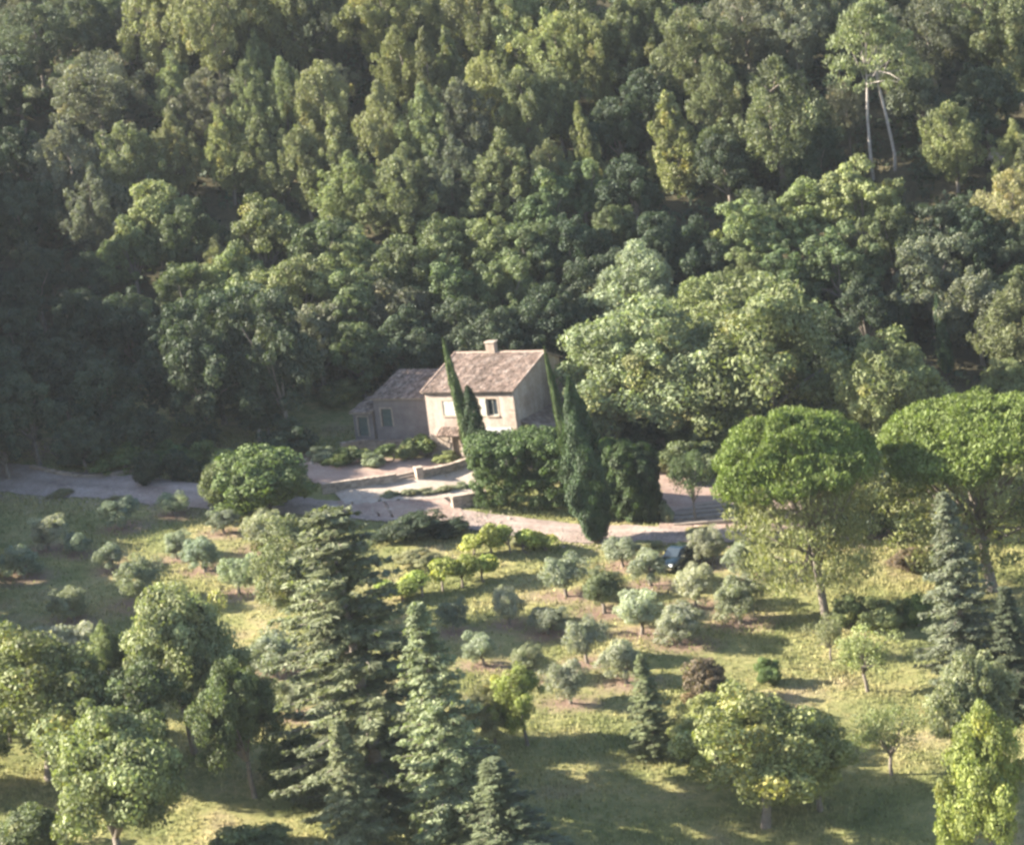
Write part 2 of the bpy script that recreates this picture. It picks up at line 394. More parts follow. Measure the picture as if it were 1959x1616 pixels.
def p_pine(kind, seed, H=11., W=6., z0=.18, lev=18, k=105, size=.052, top=.35, bulge=.45, bark=BARK, dens=1.0, plume=1.3):
    """hill pine: plumes of needles turned upwards, uneven outline"""
    rng = np.random.default_rng(seed); C = []; Rr = []
    lobes = rng.random(6) * 6.28
    for i in range(lev):
        f = (i + .5) / lev; z = H * (z0 + (1 - z0) * f)
        prof = (min(1, (f / bulge) ** .6) if f < bulge else (1 - (f - bulge) / (1 - bulge)) ** .75 * (1 - top) + top * (1 - ((f - bulge) / (1 - bulge)) ** 3))
        Rl = W / 2 * prof
        n = max(3, int(dens * (4 + 13 * prof)))
        for j in range(n):
            a = rng.random() * 6.283; q = Rl * (.3 + .7 * rng.random() ** .6) * (1 + .38 * math.sin(2.6 * a + lobes[(i // 3) % 6]))
            C.append((q * math.cos(a), q * math.sin(a), z + rng.normal() * .35)); rr = rng.uniform(.26, .60) * (W / 6) ** .5
            Rr.append((rr * .8, rr * .8, rr * plume))
    C = np.array(C); cm = crown_mesh('crown', clumps(C, np.array(Rr), k, size, rng, 2.6, 'needle', tvar=.16, warmp=.05, upb=.3))
    mb = MB(); tr = .016 * H
    lx, ly = rng.normal() * .25, rng.normal() * .25
    mb.tube([(0, 0, -.6), (0, 0, 0), (lx, ly, H * .35), (lx * 1.5, ly, H * .65), (0, 0, H * .93)], [tr * 1.5, tr * 1.2, tr, tr * .6, tr * .15], 7)
    for c in C[rng.choice(len(C), min(14, len(C)), replace=False)]:
        zb = max(H * .12, c[2] - .25 * math.hypot(c[0], c[1]) - .5); mb.tube([(lx, ly, zb), ((c[0] + lx) / 2, (c[1] + ly) / 2, (zb + c[2]) / 2 + .1), c], [tr * .4, tr * .28, tr * .08], 4)
    reg(kind, H, W, mb.mesh('trunk', True), cm, bark)

def p_conifer(kind, seed, H=18., W=9., gap=.5, per=7, droop=.12, size=.10, pw=.8, dens=16, z0=.03):
    """cedar or spruce: whorls of flat boughs, tips upturned"""
    rng = np.random.default_rng(seed); c_, n_, t_, s_, tn = [], [], [], [], []
    mb = MB(); tr = .016 * H
    mb.tube([(0, 0, -.6), (0, 0, 0), (0, 0, H * .5), (0, 0, H * .97)], [tr * 1.5, tr * 1.2, tr * .7, tr * .08], 7)
    z = H * z0
    while z < H * .985:
        f = z / H; Rl = W / 2 * (1 - f) ** pw * (min(1, .55 + f * 3)) + .15
        a0 = rng.random() * 6.28
        for j in range(per):
            a = a0 + 6.283 * j / per + rng.normal() * .25; L = Rl * rng.uniform(.62, 1.12)
            if rng.random() < .06: continue
            u = np.array([math.cos(a), math.sin(a), 0]); side = np.array([-u[1], u[0], 0])
            up = rng.uniform(-.05, .15) + .5 * f
            def at(s): return u * L * s + np.array([0, 0, z + L * (up * s - (droop + up * .4) * s * s * 1.6 + .10 * max(0, s - .75) * 3)])
            mb.tube([at(0), at(.5), at(.97)], [tr * .28 * (1 - f * .6), tr * .17, tr * .04], 4, cap=False)
            tb = rng.normal(1, .17)
            for q in range(max(4, int(L * 3.6))):
                s = (q + rng.random()) / max(4, int(L * 3.6)); s = .12 + .9 * s
                wd = (.10 + .30 * min(L, 3.) * math.sin(min(1, s) * 2.7) * .45)
                m_ = dens; off = rng.uniform(-1, 1, m_) * wd
                base = at(s); cc = base[None] + side[None] * off[:, None] + np.stack([rng.normal(0, .05, m_), rng.normal(0, .05, m_), rng.normal(0, .06, m_) - np.abs(off) * .12], -1)
                c_.append(cc); tt = u[None] * .9 + side[None] * np.sign(off)[:, None] * .8 + rng.normal(0, .3, (m_, 3)); tt[:, 2] += .05
                t_.append(tt); n_.append(np.array([0, 0, 1.])[None] + rng.normal(0, .55, (m_, 3)) + u[None] * .35)
                s_.append(size * rng.uniform(.6, 1.25, m_)); tn.append(np.clip(tb * rng.normal(1, .14, m_), .4, 1.8))
        z += gap * rng.uniform(.7, 1.3) * (1.1 - .45 * f)
    c_ = np.concatenate(c_); V, F = leaf_quads(c_, unit(np.concatenate(n_)), np.concatenate(t_), np.concatenate(s_), 3.4)
    tn = np.repeat(np.concatenate(tn), 4); cm = crown_mesh('crown', (V, F, tn, np.zeros(len(V)) + .08))
    reg(kind, H, W, mb.mesh('trunk', True), cm)

def p_cypress(kind, seed, H=12., W=1.6, n=9000, size=.07, prof=None, z0=.03):
    rng = np.random.default_rng(seed)
    prof = prof or (lambda f: np.minimum(1, (f + .02) * 6) ** .5 * (1 - f ** 2.2) ** .8)
    f = rng.random(n) ** .95; a = rng.random(n) * 6.283
    lump = 1 + .16 * np.sin(a * 3 + f * 9 + 1) + .12 * np.sin(a * 5 - f * 23) + .08 * np.sin(f * 60 + a * 2)
    q = W / 2 * prof(f) * lump * (.72 + .3 * rng.random(n)) + .03
    c = np.stack([q * np.cos(a), q * np.sin(a), H * (z0 + (1 - z0) * f)], -1)
    o = np.stack([np.cos(a), np.sin(a), np.zeros(n)], -1)
    t = o * .35 + np.array([0, 0, 1]) + rng.normal(0, .25, (n, 3)); nn = unit(o + rng.normal(0, .45, (n, 3)) + [0, 0, .15])
    V, F = leaf_quads(c, nn, t, size * rng.uniform(.6, 1.4, n), 2.2)
    tn = np.clip(1 + .25 * np.sin(a * 4 + f * 14) + rng.normal(0, .16, n), .4, 1.7)
    cm = crown_mesh('crown', (V, F, np.repeat(tn, 4), np.zeros(len(V)) + .05))
    mb = MB(); mb.tube([(0, 0, -.5), (0, 0, H * .3), (0, 0, H * .94)], [.12 * W, .09 * W, .02], 6)
    reg(kind, H, W, mb.mesh('trunk', True), cm)

def p_umbrella(seed, H=13., W=12., cap=.21):
    rng = np.random.default_rng(seed); nc = 400
    d = rng.normal(size=(nc, 3)); d[:, 2] = np.abs(d[:, 2]) * .9 - .04; d = unit(d)
    C = d * np.array([W / 2 - .5, W / 2 - .5, H * cap])[None] * (.86 + .16 * rng.random((nc, 1))) * bumpy(d, rng, .22)[:, None]; C[:, 2] += H * (1 - cap) - .5
    r = rng.uniform(.5, .85, nc)
    cm = crown_mesh('crown', clumps(C, np.stack([r, r, r * .8], -1), 230, .06, rng, 2.4, 'needle', tvar=.12, warmp=.01))
    # thin drooping inner and lower foliage
    n2 = 290; a = rng.random(n2) * 6.283; f = rng.random(n2); q = W / 2 * (.2 + .78 * rng.random(n2) ** .5) * (.62 + .34 * f ** .5)
    C2 = np.stack([q * np.cos(a), q * np.sin(a), H * (.20 + (.58) * f)], -1); r2 = rng.uniform(.5, .9, n2)
    low = crown_mesh('lower_boughs', clumps(C2, np.stack([r2 * 1.1, r2 * 1.1, r2 * .7], -1), 50, .052, rng, 3.2, 'needle', tvar=.2, warmp=.04))
    mb = MB(); mb.tube([(0, 0, -.5), (0, 0, 0), (.15, 0, H * .2), (.05, .1, H * .42)], [.42, .34, .28, .24], 8)
    for c in np.concatenate([C[rng.choice(nc, 22)], C2[rng.choice(n2, 22)]]):
        b = np.array([.1, 0, H * rng.uniform(.24, .45)]); mid = b + (c - b) * .5; mid[2] -= .2
        mb.tube([b, mid, c], [.11, .07, .02], 5)
    reg('umbrella', H, W, mb.mesh('trunk', True), cm, BARK, [('lower_boughs', low)])

def p_tallpine(seed):
    rng = np.random.default_rng(seed); H, W = 17., 11.
    C = []
    for i in range(120):
        a = rng.random() * 6.283; f = rng.random(); q = W / 2 * (1 - f ** 2 * .75) * rng.random() ** .5; C.append((q * math.cos(a) + .3, q * math.sin(a), H * (.52 + .47 * f)))
    C = np.array(C); r = rng.uniform(.5, .95, len(C))
    cm = crown_mesh('crown', clumps(C, np.stack([r, r, r * .8], -1), 75, .08, rng, 2.6, 'needle', tvar=.16, warmp=.05))
    mb = MB()
    for sx in (-1, 1):
        pts = [(sx * 1.15, 0, -.6), (sx * 1.25 + .1, 0, 2), (sx * .95, .1, 6), (sx * .5, 0, 9.6), (sx * .7, .2, 12.5)]
        mb.tube(pts, [.20, .18, .15, .11, .04], 7)
        for k in range(9):
            c = C[rng.integers(len(C))]; b = np.array([sx * .6, 0, rng.uniform(8, 10.5)]); mb.tube([b, (b + c) / 2 + [0, 0, .3], c], [.06, .035, .01], 5)
    reg('tallpine', H, W, mb.mesh('trunk', True), cm, BARK_PALE)

for s in range(4): p_pine('pine', 20 + s, 11, 6, plume=1.45 + .12 * s, dens=1.1, top=.25 + .12 * s, bulge=.35 + .07 * s)
for s in range(3): p_pine('pinebroad', 30 + s, 11, 8.5, z0=.3, lev=14, bulge=.55, top=.7, plume=1.05, dens=1.15)
for s in range(2): p_pine('pineyoung', 40 + s, 8, 3.6, z0=.04, lev=16, bulge=.2, top=.15, plume=1.7, k=100)
for s in range(5): p_round('oak', 50 + s, 8, 8, nc=140, k=175, size=.088, z0=.05, cr=(.40, .90), nl=9 + s)
for s in range(2): p_round('ivyoak', 60 + s, 10, 8, nc=150, k=160, size=.10, z0=.05, cr=(.40, .80), amp=.4, el=1.2, nl=12)
for s in range(3): p_round('softtree', 70 + s, 8.5, 9, nc=200, k=180, size=.062, z0=.03, cr=(.42, .90), el=2.1, nl=11)
for s in range(4): p_round('olive', 80 + s, 3.2, 3.8, nc=70, k=170, size=.034, z0=.10, cr=(.65, 1.25), el=2.8, fill=.45, warmp=.01, tvar=.10, fork=.26, bark=BARK, amp=.45, nl=0)
for s in range(2): p_round('roundbush', 92 + s, 3.6, 4.6, nc=150, k=200, size=.055, z0=-.05, cr=(.55, 1.2), el=1.6, fill=.5, fork=.1, nl=0, amp=.3)
for s in range(2): p_round('bush', 90 + s, 2.0, 2.6, nc=100, k=170, size=.038, z0=-.05, cr=(.55, 1.25), el=1.6, fill=.5, fork=.1, nl=0, amp=.6)
for s in range(3): p_round('vine', 150 + s, 1.9, 2.5, nc=26, k=110, size=.07, z0=.1, cr=(.9, 1.9), el=1.3, fork=.3, nl=4, amp=.6)
for s in range(2): p_round('sparse', 95 + s, 4.6, 5.4, nc=70, k=60, size=.05, z0=.34, cr=(.6, 1.1), el=1.6, fill=.3, fork=.3, amp=.4, nl=0)
for s in range(4): p_round('fruit', 100 + s, 6.0, 6.6, nc=190, k=200, size=.055, z0=.04, cr=(.40, .90), el=1.6, amp=.4, tvar=.22, warmp=.06, nl=8)
p_conifer('cedar', 110, 19, 11, gap=.85, per=8, droop=.07, size=.062, dens=34, pw=.55)
p_conifer('spruce', 111, 15, 7.5, gap=.6, per=8, droop=.08, size=.052, dens=32, pw=.75)
p_conifer('spruce', 112, 14, 6.0, gap=.5, per=7, droop=.10, size=.052, dens=30, pw=.9)
p_cypress('cypress', 120, 12, 1.5, 14000, size=.05)
p_cypress('cypress', 121, 12, 1.7, 14000, size=.05, prof=lambda f: np.minimum(1, (f + .05) * 4) ** .5 * (1 - f ** 3) ** .7)
p_cypress('fatcypress', 122, 13, 3.4, 34000, size=.055, prof=lambda f: np.minimum(1, (f + .05) * 2.6) ** .5 * np.clip(1 - f ** 2.1, .02, 1) ** .85)
p_cypress('clipped', 123, 6.5, 2.2, 16000, size=.05, prof=lambda f: np.minimum(1, (f + .15) * 3) ** .5 * np.clip(1 - f ** 14, .05, 1) * (.85 + .15 * f))
p_umbrella(130); p_umbrella(131)
p_tallpine(140)

# ------------------------------------------------------------------ planting
T = dict(P=(.152, .168, .094), PB=(.180, .198, .096), PD=(.074, .088, .060), PG=(.120, .130, .098), O=(.094, .122, .060), OL=(.148, .174, .082), OD=(.046, .065, .040),  # OD and PD also put shade into crowns of the shaded left wood
         OG=(.120, .132, .090), S=(.205, .225, .150), OV=(.255, .276, .208), OVD=(.180, .208, .158), CY=(.040, .066, .030), CYL=(.064, .096, .036), U=(.122, .160, .046), UL=(.180, .192, .090),  # OVD is the olive tint with the orchard's shade put into the colour
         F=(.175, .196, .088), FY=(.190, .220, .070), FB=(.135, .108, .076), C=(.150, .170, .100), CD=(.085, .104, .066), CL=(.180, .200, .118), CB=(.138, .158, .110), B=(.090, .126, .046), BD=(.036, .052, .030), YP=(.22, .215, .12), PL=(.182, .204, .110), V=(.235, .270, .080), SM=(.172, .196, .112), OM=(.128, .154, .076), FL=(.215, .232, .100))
NAMES = dict(pine='pine_tree', pinebroad='pine_tree', pineyoung='pine_tree', tallpine='pine_tree', umbrella='umbrella_pine', oak='oak_tree', ivyoak='oak_tree', softtree='broadleaf_tree',
             olive='olive_tree', bush='shrub', roundbush='shrub', vine='grapevine', sparse='fruit_tree', fruit='fruit_tree', cedar='cedar_tree', spruce='spruce_tree', cypress='cypress_tree', fatcypress='cypress_tree', clipped='cypress_tree')
CATS = dict(roundbush='shrub', vine='vine', olive='olive tree', bush='shrub', umbrella='umbrella pine', cypress='cypress', fatcypress='cypress', clipped='cypress')
PLANTED = []
_cnt = {}
def plant(kind, x, y, H, W, tint, label, group=None, lean=None, var=None, rz=None, tint2=None, name=None):
    vs = PROTO[kind]; i = _cnt.get(kind, 0); _cnt[kind] = i + 1
    H0, W0, tm, cm, extra = vs[(i if var is None else var) % len(vs)]
    root = empty(name or NAMES[kind], (x, y, th(x, y) - .05), 0, label, ('shrub' if name == 'shrub' else 'weeds' if name == 'weeds' else 'plant' if name == 'plant_tuft' else 'brush heap' if name == 'brush_heap' else CATS.get(kind, 'tree')), group)
    ln = lean if lean is not None else 2.0 + random.uniform(-1, 1.5)
    root.rotation_euler = (R(random.uniform(-1.5, 1.5)), R(-ln), (random.uniform(0, 6.283) if rz is None else rz))
    # lean is applied in world space: build the matrix order so that the spin comes first
    root.rotation_mode = 'ZXY' if False else 'XYZ'
    M = Matrix.Rotation(R(-ln), 4, 'Y') @ Matrix.Rotation(root.rotation_euler.z, 4, 'Z')
    root.rotation_euler = M.to_euler()
    root.scale = (W / W0, W / W0, H / H0)
    c = T[tint] if isinstance(tint, str) else tint
    f = random.uniform(.84, 1.18); g_ = random.uniform(.93, 1.07)
    if kind in ('umbrella', 'cedar', 'roundbush', 'fruit'): f = 1 + (f - 1) * .3; g_ = 1 + (g_ - 1) * .3
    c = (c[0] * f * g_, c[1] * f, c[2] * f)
    for nm, me in [('trunk', tm), ('crown', cm)] + list(extra):
        o = bpy.data.objects.new(nm, me); COL.objects.link(o); o.parent = root
        cc = c if nm != 'lower_boughs' else T['UL']  # paler tint puts sunlight on the lower boughs into their colour
        o.color = (*cc, 1)
    PLANTED.append((x, y, W)); return root
def by_top(kind, tx, ty, H, W, tint, label, group=None, **k):
    x, y = cast(tx, ty, H); return plant(kind, x, y, H, W, tint, label, group, **k)
def by_base(kind, bx, by, wpx, hpx, tint, label, group=None, **k):
    x, y = cast(bx, by); s = mpp(x, y); return plant(kind, x, y, hpx / s / .97, wpx / s, tint, label, group, **k)

# ------------------------------------------------------------------ the farmhouse
TH = 29.0
hx, hy = cast(828, 876); hz = th(hx, hy) + .05
L, W1, W2, EAVE, RIDGE = 8.7, 6.5, 2.7, 5.88, 7.75
def wall_holes(mb, x0, x1, z0, z1, y, t, holes, tone=1.0):
    """front wall in the plane y with real openings, reveals t deep"""
    xs_ = sorted({x0, x1, *[h[0] for h in holes], *[h[1] for h in holes]}); zs_ = sorted({z0, z1, *[h[2] for h in holes], *[h[3] for h in holes]})
    for a, b in zip(xs_, xs_[1:]):
        for c, d in zip(zs_, zs_[1:]):
            if any(h[0] <= a and b <= h[1] and h[2] <= c and d <= h[3] for h in holes): continue
            mb.add([(a, y, c), (b, y, c), (b, y, d), (a, y, d)], [(0, 1, 2, 3)], tone)
    for a, b, c, d in holes:
        mb.add([(a, y, c), (b, y, c), (b, y, d), (a, y, d), (a, y + t, c), (b, y + t, c), (b, y + t, d), (a, y + t, d)],
               [(0, 4, 5, 1), (1, 5, 6, 2), (2, 6, 7, 3), (3, 7, 4, 0)], tone)
def tiles(root, x0, x1, ya, za, yb, zb, name='roof_tiles', wid=.24, ln=.42, mess=.012):
    """courses of canal tiles on the slope from the eave (ya,za) up to (yb,zb)"""
    S = math.hypot(yb - ya, zb - za); ux, uz = (yb - ya) / S, (zb - za) / S; nx_, nz_ = -uz, ux
    mb = MB(); nr = int(S / (ln * .82)) + 1; ncl = int((x1 - x0) / wid)
    for i in range(ncl):
        xc = x0 + (i + .5) * (x1 - x0) / ncl; colt = random.gauss(1, .12)
        for j in range(nr):
            s0 = j * S / nr - .03; s1 = s0 + ln; tn = colt * random.gauss(1, .22)
            if random.random() < .08: tn *= random.choice((.62, 1.3))
            vs = []; dx = random.gauss(0, mess); dl = random.gauss(0, mess)
            for s, rr, lift in ((s0, wid * .50, .045), (min(s1, S + .05), wid * .42, .012)):
                for k in range(5):
                    a = math.pi * k / 4; h = lift + dl + .09 * math.sin(a)
                    vs.append((xc + dx - rr * math.cos(a), ya + ux * (s + dl) + nx_ * h, za + uz * s + nz_ * h))
            mb.add(vs, [(k, k + 1, k + 6, k + 5) for k in range(4)] + [(0, 1, 2, 3, 4)], max(.4, tn))
    o = mb.build(name, TILE, root); tag(o, kind='stuff'); return o
house = empty('farmhouse', (hx, hy, hz), R(-TH), 'pink stone farmhouse with pale tiled roof and chimney behind the cypresses', 'house')
F_ = -2.5
WIN1 = (1.65, 2.85, 3.75, 5.05); WIN2 = (6.0, 7.05, 3.70, 5.20); GAR = (5.0, 8.1, F_, 1.75); DOOR = (2.15, 2.95, F_, 1.95)
mb = MB(); wall_holes(mb, 0, L, F_, EAVE, 0, .35, [WIN1, WIN2, GAR, DOOR])
yb = W1 + W2; zb = EAVE + .9
mb.add([(L, 0, F_), (L, yb, F_), (L, yb, zb), (L, W1, RIDGE), (L, 0, EAVE)], [(0, 1, 2, 3, 4)], 1)
mb.add([(0, 0, F_), (0, yb, F_), (0, yb, zb), (0, W1, RIDGE), (0, 0, EAVE)], [(4, 3, 2, 1, 0)], 1)
mb.add([(0, yb, F_), (L, yb, F_), (L, yb, zb), (0, yb, zb)], [(3, 2, 1, 0)], 1)
mb.build('wall', PLASTER, house)
mb = MB(); o_ = .28; e = .10
pr = [(-o_, EAVE - .09), (W1, RIDGE + .0), (yb + o_, zb - .09)]
vs = [(x, y, z + dz) for x in (-.2, L + .2) for (y, z) in pr for dz in (0.0, e)]
mb.add(vs, [(0, 2, 3, 1), (2, 4, 5, 3), (7, 9, 8, 6), (9, 11, 10, 8), (1, 3, 9, 7), (3, 5, 11, 9), (0, 6, 8, 2), (2, 8, 10, 4), (0, 1, 7, 6), (4, 10, 11, 5)])
roof = mb.build('roof', MORTAR, house)
tiles(roof, -.22, L + .22, -o_ - .06, EAVE - .02, W1, RIDGE + .08)
tiles(roof, -.22, L + .22, yb + o_ + .06, zb - .02, W1, RIDGE + .08)
ridge_me = None
for i in range(22):
    if ridge_me is None:
        mb = MB(); vs = []
        for x, rr in ((0, .15), (.46, .13)):
            for k in range(6): a = math.pi * k / 5; vs.append((x, -rr * math.cos(a), .12 * math.sin(a)))
        mb.add(vs, [(k, k + 1, k + 7, k + 6) for k in range(5)] + [(0, 1, 2, 3, 4, 5)], 1.25); ridge_me = mb.mesh('ridge_tile'); ridge_me.materials.append(TILE)
    o = link('ridge_tile', ridge_me, None, roof); o.location = (-.2 + i * .415, W1, RIDGE + .13 + random.uniform(-.01, .012)); o.rotation_euler = (0, 0, R(random.uniform(-3, 3)))
rake = [None]   # verge tiles laid along the sunny gable edge
mb = MB()
for j in range(18):
    t0, t1 = j / 18, (j + 1) / 18 + .01
    for (xx) in (L + .17, -.17):
        mb.add([(xx + d, -o_ - .06 + (W1 + o_) * t, EAVE + .05 + (RIDGE - EAVE + .12) * t + h) for t in (t0, t1) for d, h in ((-.13, 0), (-.07, .09), (.07, .09), (.13, 0))],
               [(0, 1, 5, 4), (1, 2, 6, 5), (2, 3, 7, 6), (0, 3, 2, 1)], random.gauss(1.25, .12))
tag(mb.build('verge_tiles', TILE, roof), kind='stuff')
mb = MB()
for j in range(30): mb.box(j * L / 30 + .02, (j + 1) * L / 30 - .03, -.14, 0.02, EAVE - .26 + random.uniform(-.01, .01), EAVE - .10, random.gauss(.95, .1))
mb.build('cornice', TILE, house)
ch = MB(); cx_ = 3.55; ch.box(cx_ - .42, cx_ + .42, W1 - .32, W1 + .32, RIDGE - .2, RIDGE + 1.02, .95, .02); ch.box(cx_ - .5, cx_ + .5, W1 - .4, W1 + .4, RIDGE + 1.03, RIDGE + 1.14, 1.1, .01)
chimney = ch.build('chimney', STONE, roof)
# windows
def shutter_mb(w_, h_):
    mb = MB()
    for i in range(5): mb.box(i * w_ / 5 + .006, (i + 1) * w_ / 5 - .006, 0, .035, 0, h_)
    for zz in (.18, .82): mb.box(.03, w_ - .03, -.022, -.001, h_ * zz - .05, h_ * zz + .05)
    return mb
def window(x0, x1, z0, z1, mode):
    f = MB(); y0 = .16
    for a, b, c, d in ((x0, x0 + .07, z0, z1), (x1 - .07, x1, z0, z1), (x0 + .07, x1 - .07, z1 - .07, z1), (x0 + .07, x1 - .07, z0, z0 + .07), ((x0 + x1) / 2 - .03, (x0 + x1) / 2 + .03, z0 + .07, z1 - .07)):
        f.box(a, b, y0, y0 + .06, c, d)
    fr = f.build('window', WHITE, house)
    p = MB(); p.box(x0 + .03, x1 - .03, y0 + .03, y0 + .045, z0 + .03, z1 - .03); p.build('pane', GLASS, fr)
    s = MB(); s.box(x0 - .12, x1 + .12, -.10, .13, z0 - .12, z0 - .004, 1.05); s.build('sill', STONE, fr)
    t = MB()
    for a, b, c, d in ((x0 - .16, x0 - .003, z0, z1 + .16), (x1 + .003, x1 + .16, z0, z1 + .16), (x0, x1, z1 + .003, z1 + .16)): t.box(a, b, -.022, .10, c, d, 1.12)
    t.build('surround', STONE, fr)
    w_ = (x1 - x0) / 2
    if mode == 'closed':
        for xx in (x0 + .01, x0 + w_ + .01):
            o = shutter_mb(w_ - .02, z1 - z0 - .03).build('shutter', WHITE, house); o.location = (xx, .04, z0 + .015)
    else:
        o = shutter_mb(w_, z1 - z0).build('shutter', WHITE, house); o.location = (x0 - w_ - .03, -.085, z0)
window(*WIN1, 'closed'); window(*WIN2, 'open')
d_ = MB(); d_.box(DOOR[0], DOOR[1], .22, .28, DOOR[2], DOOR[3]); d_.build('door', WOOD, house)
g = MB()
for i in range(8): a = GAR[0] + i * .4; g.box(a + .005, a + .395, .25, .30, GAR[2], GAR[3])
g.build('garage_door', DARK, house)  # near-black boards put the darkness of the opening into colour
a_ = MB(); a_.add([(4.85, -.03, 2.65), (8.2, -.03, 2.65), (8.2, -.75, 1.72), (4.85, -.75, 1.72), (4.85, -.03, 2.62), (8.2, -.03, 2.62), (8.2, -.75, 1.69), (4.85, -.75, 1.69), (4.85, -.75, 1.5), (8.2, -.75, 1.5)],
          [(0, 3, 2, 1), (4, 5, 6, 7), (0, 1, 5, 4), (0, 4, 7, 3), (1, 2, 6, 5), (3, 7, 6, 2), (7, 8, 9, 6)]); a_.build('awning', CLOTH, house)
# stone ground floor on the left with a little tiled canopy
st = MB()
for r_ in range(14):
    x = -.02; z = F_ + 1.2 + r_ * .24
    while x < 4.2:
        w_ = random.uniform(.25, .55)
        if z > 2.2 or (DOOR[0] - .1 < x + w_ and x < DOOR[1] + .1 and z < DOOR[3]): x += w_; continue
        st.box(x + .01, min(x + w_, 4.3) - .01, -.05 - random.uniform(0, .03), -.003, z + .01, z + .23, random.gauss(.92, .16), .008); x += w_
tag(st.build('ground_floor_stonework', STONE, house), kind='stuff')
cn = MB(); cn.add([(1.2, -.02, 2.62), (3.9, -.02, 2.62), (3.9, -1.0, 2.15), (1.2, -1.0, 2.15), (1.2, -.02, 2.55), (3.9, -.02, 2.55), (3.9, -1.0, 2.08), (1.2, -1.0, 2.08)],
                  [(0, 3, 2, 1), (4, 5, 6, 7), (0, 4, 7, 3), (1, 2, 6, 5), (3, 7, 6, 2)])
for xx in (1.35, 3.7): cn.tube([(xx, -.05, 1.5), (xx, -.9, 2.08)], [.05, .05], 4)
canopy = cn.build('door_canopy', WOOD, house)
tiles(canopy, 1.15, 3.95, -1.06, 2.14, -.03, 2.66)
q0 = None
for i in range(20):
    w_ = .62 if i % 2 else .4
    q = MB(); q.box(L - w_, L + .03, -.035, w_ * .7 if not i % 2 else .3, F_ + 1 + i * .335, F_ + 1 + i * .335 + .31, random.gauss(1.12, .1), .01)
    if F_ + 1 + i * .335 < EAVE - .6: q.build('quoin', STONE, house)
# lean-to against the right gable
lt = MB(); lt.add([(L + .003, 1.0, F_), (L + 2.6, 1.0, F_), (L + 2.6, 1.0, 1.9), (L + .003, 1.0, 2.9), (L + 2.6, yb, F_), (L + 2.6, yb, 1.9), (L + .003, yb, F_), (L + .003, yb, 2.9)],
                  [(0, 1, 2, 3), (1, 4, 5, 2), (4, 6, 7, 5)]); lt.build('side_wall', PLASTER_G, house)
lr = MB(); lr.add([(L + .01, .8, 3.0), (L + 2.85, .8, 1.92), (L + 2.85, yb + .1, 1.92), (L + .01, yb + .1, 3.0), (L + .01, .8, 2.88), (L + 2.85, .8, 1.8), (L + 2.85, yb + .1, 1.8), (L + .01, yb + .1, 2.88)],
                  [(0, 1, 2, 3), (7, 6, 5, 4), (0, 4, 5, 1), (1, 5, 6, 2), (2, 6, 7, 3)], .8)
side_roof = lr.build('side_roof', TILE, house)
tl = MB()
for i in range(34):
    y_ = .85 + i * .245
    for j in range(8):
        s0, s1 = j / 8, (j + 1.15) / 8; vs = []
        for s, rr in ((s0, .10), (s1, .12)):
            for k in range(5): a = math.pi * k / 4; vs.append((L + .01 + 2.9 * min(s, 1), y_ - rr * math.cos(a), 3.03 - 1.08 * min(s, 1) + .085 * math.sin(a)))
        tl.add(vs, [(k, k + 1, k + 6, k + 5) for k in range(4)], random.gauss(.85, .12))
tag(tl.build('side_roof_tiles', TILE, side_roof), kind='stuff')

def small_house(name, lx, ly, lz, w_, d_, h_, rise, label, cat, mat, openings=(), base=-2.0, rise_back=True):
    """a low building in the farmhouse's own axes"""
    M = Matrix.Rotation(R(-TH), 3, 'Z'); p = M @ Vector((lx, ly, 0)) + Vector((hx, hy, hz + lz))
    b = empty(name, p, R(-TH), label, cat)
    mb = MB(); wall_holes(mb, 0, w_, base, h_, 0, .3, [o[:4] for o in openings])
    mb.add([(w_, 0, base), (w_, d_, base), (w_, d_, h_ + rise), (w_, 0, h_)], [(0, 1, 2, 3)]); mb.add([(0, 0, base), (0, d_, base), (0, d_, h_ + rise), (0, 0, h_)], [(3, 2, 1, 0)])
    mb.add([(0, d_, base), (w_, d_, base), (w_, d_, h_ + rise), (0, d_, h_ + rise)], [(3, 2, 1, 0)])
    mb.build('wall', mat, b)
    for a, c, z0, z1, kind in [o for o in openings]:
        s = MB(); n = 3
        for i in range(n): s.box(a + i * (c - a) / n + .005, a + (i + 1) * (c - a) / n - .005, .18, .23, z0, z1)
        s.build(kind, SHUTG, b)
        t = MB()
        for x0, x1, zz0, zz1 in ((a - .15, a - .003, z0, z1 + .15), (c + .003, c + .15, z0, z1 + .15), (a, c, z1 + .003, z1 + .15)): t.box(x0, x1, -.03, .1, zz0, zz1, 1.0)
        t.build('surround', STONE, b)
    mb = MB(); y1 = d_ + .2; z1 = h_ + rise + rise * .2 / d_; z0 = h_ - rise * .3 / d_
    mb.add([(x, y, z + dz) for x in (-.15, w_ + .02) for y, z in ((-.3, z0), (y1, z1)) for dz in (.003, .1)], [(0, 2, 3, 1), (5, 7, 6, 4), (1, 3, 7, 5), (0, 4, 6, 2), (0, 1, 5, 4), (2, 6, 7, 3)])
    r = mb.build('roof', MORTAR, b); tiles(r, -.17, w_ + .03, -.36, z0 + .09, y1, z1 + .1, mess=.02)
    return b
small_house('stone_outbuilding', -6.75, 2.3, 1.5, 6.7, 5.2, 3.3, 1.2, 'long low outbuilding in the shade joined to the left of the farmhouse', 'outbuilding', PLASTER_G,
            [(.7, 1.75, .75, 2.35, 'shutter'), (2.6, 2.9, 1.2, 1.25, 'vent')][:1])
small_house('garden_shed', -8.85, 2.0, 1.45, 2.0, 3.0, 2.15, .5, 'small shaded shed with green door at the end of the outbuilding', 'shed', PLASTER_G, [(.45, 1.45, .0, 1.75, 'door')])
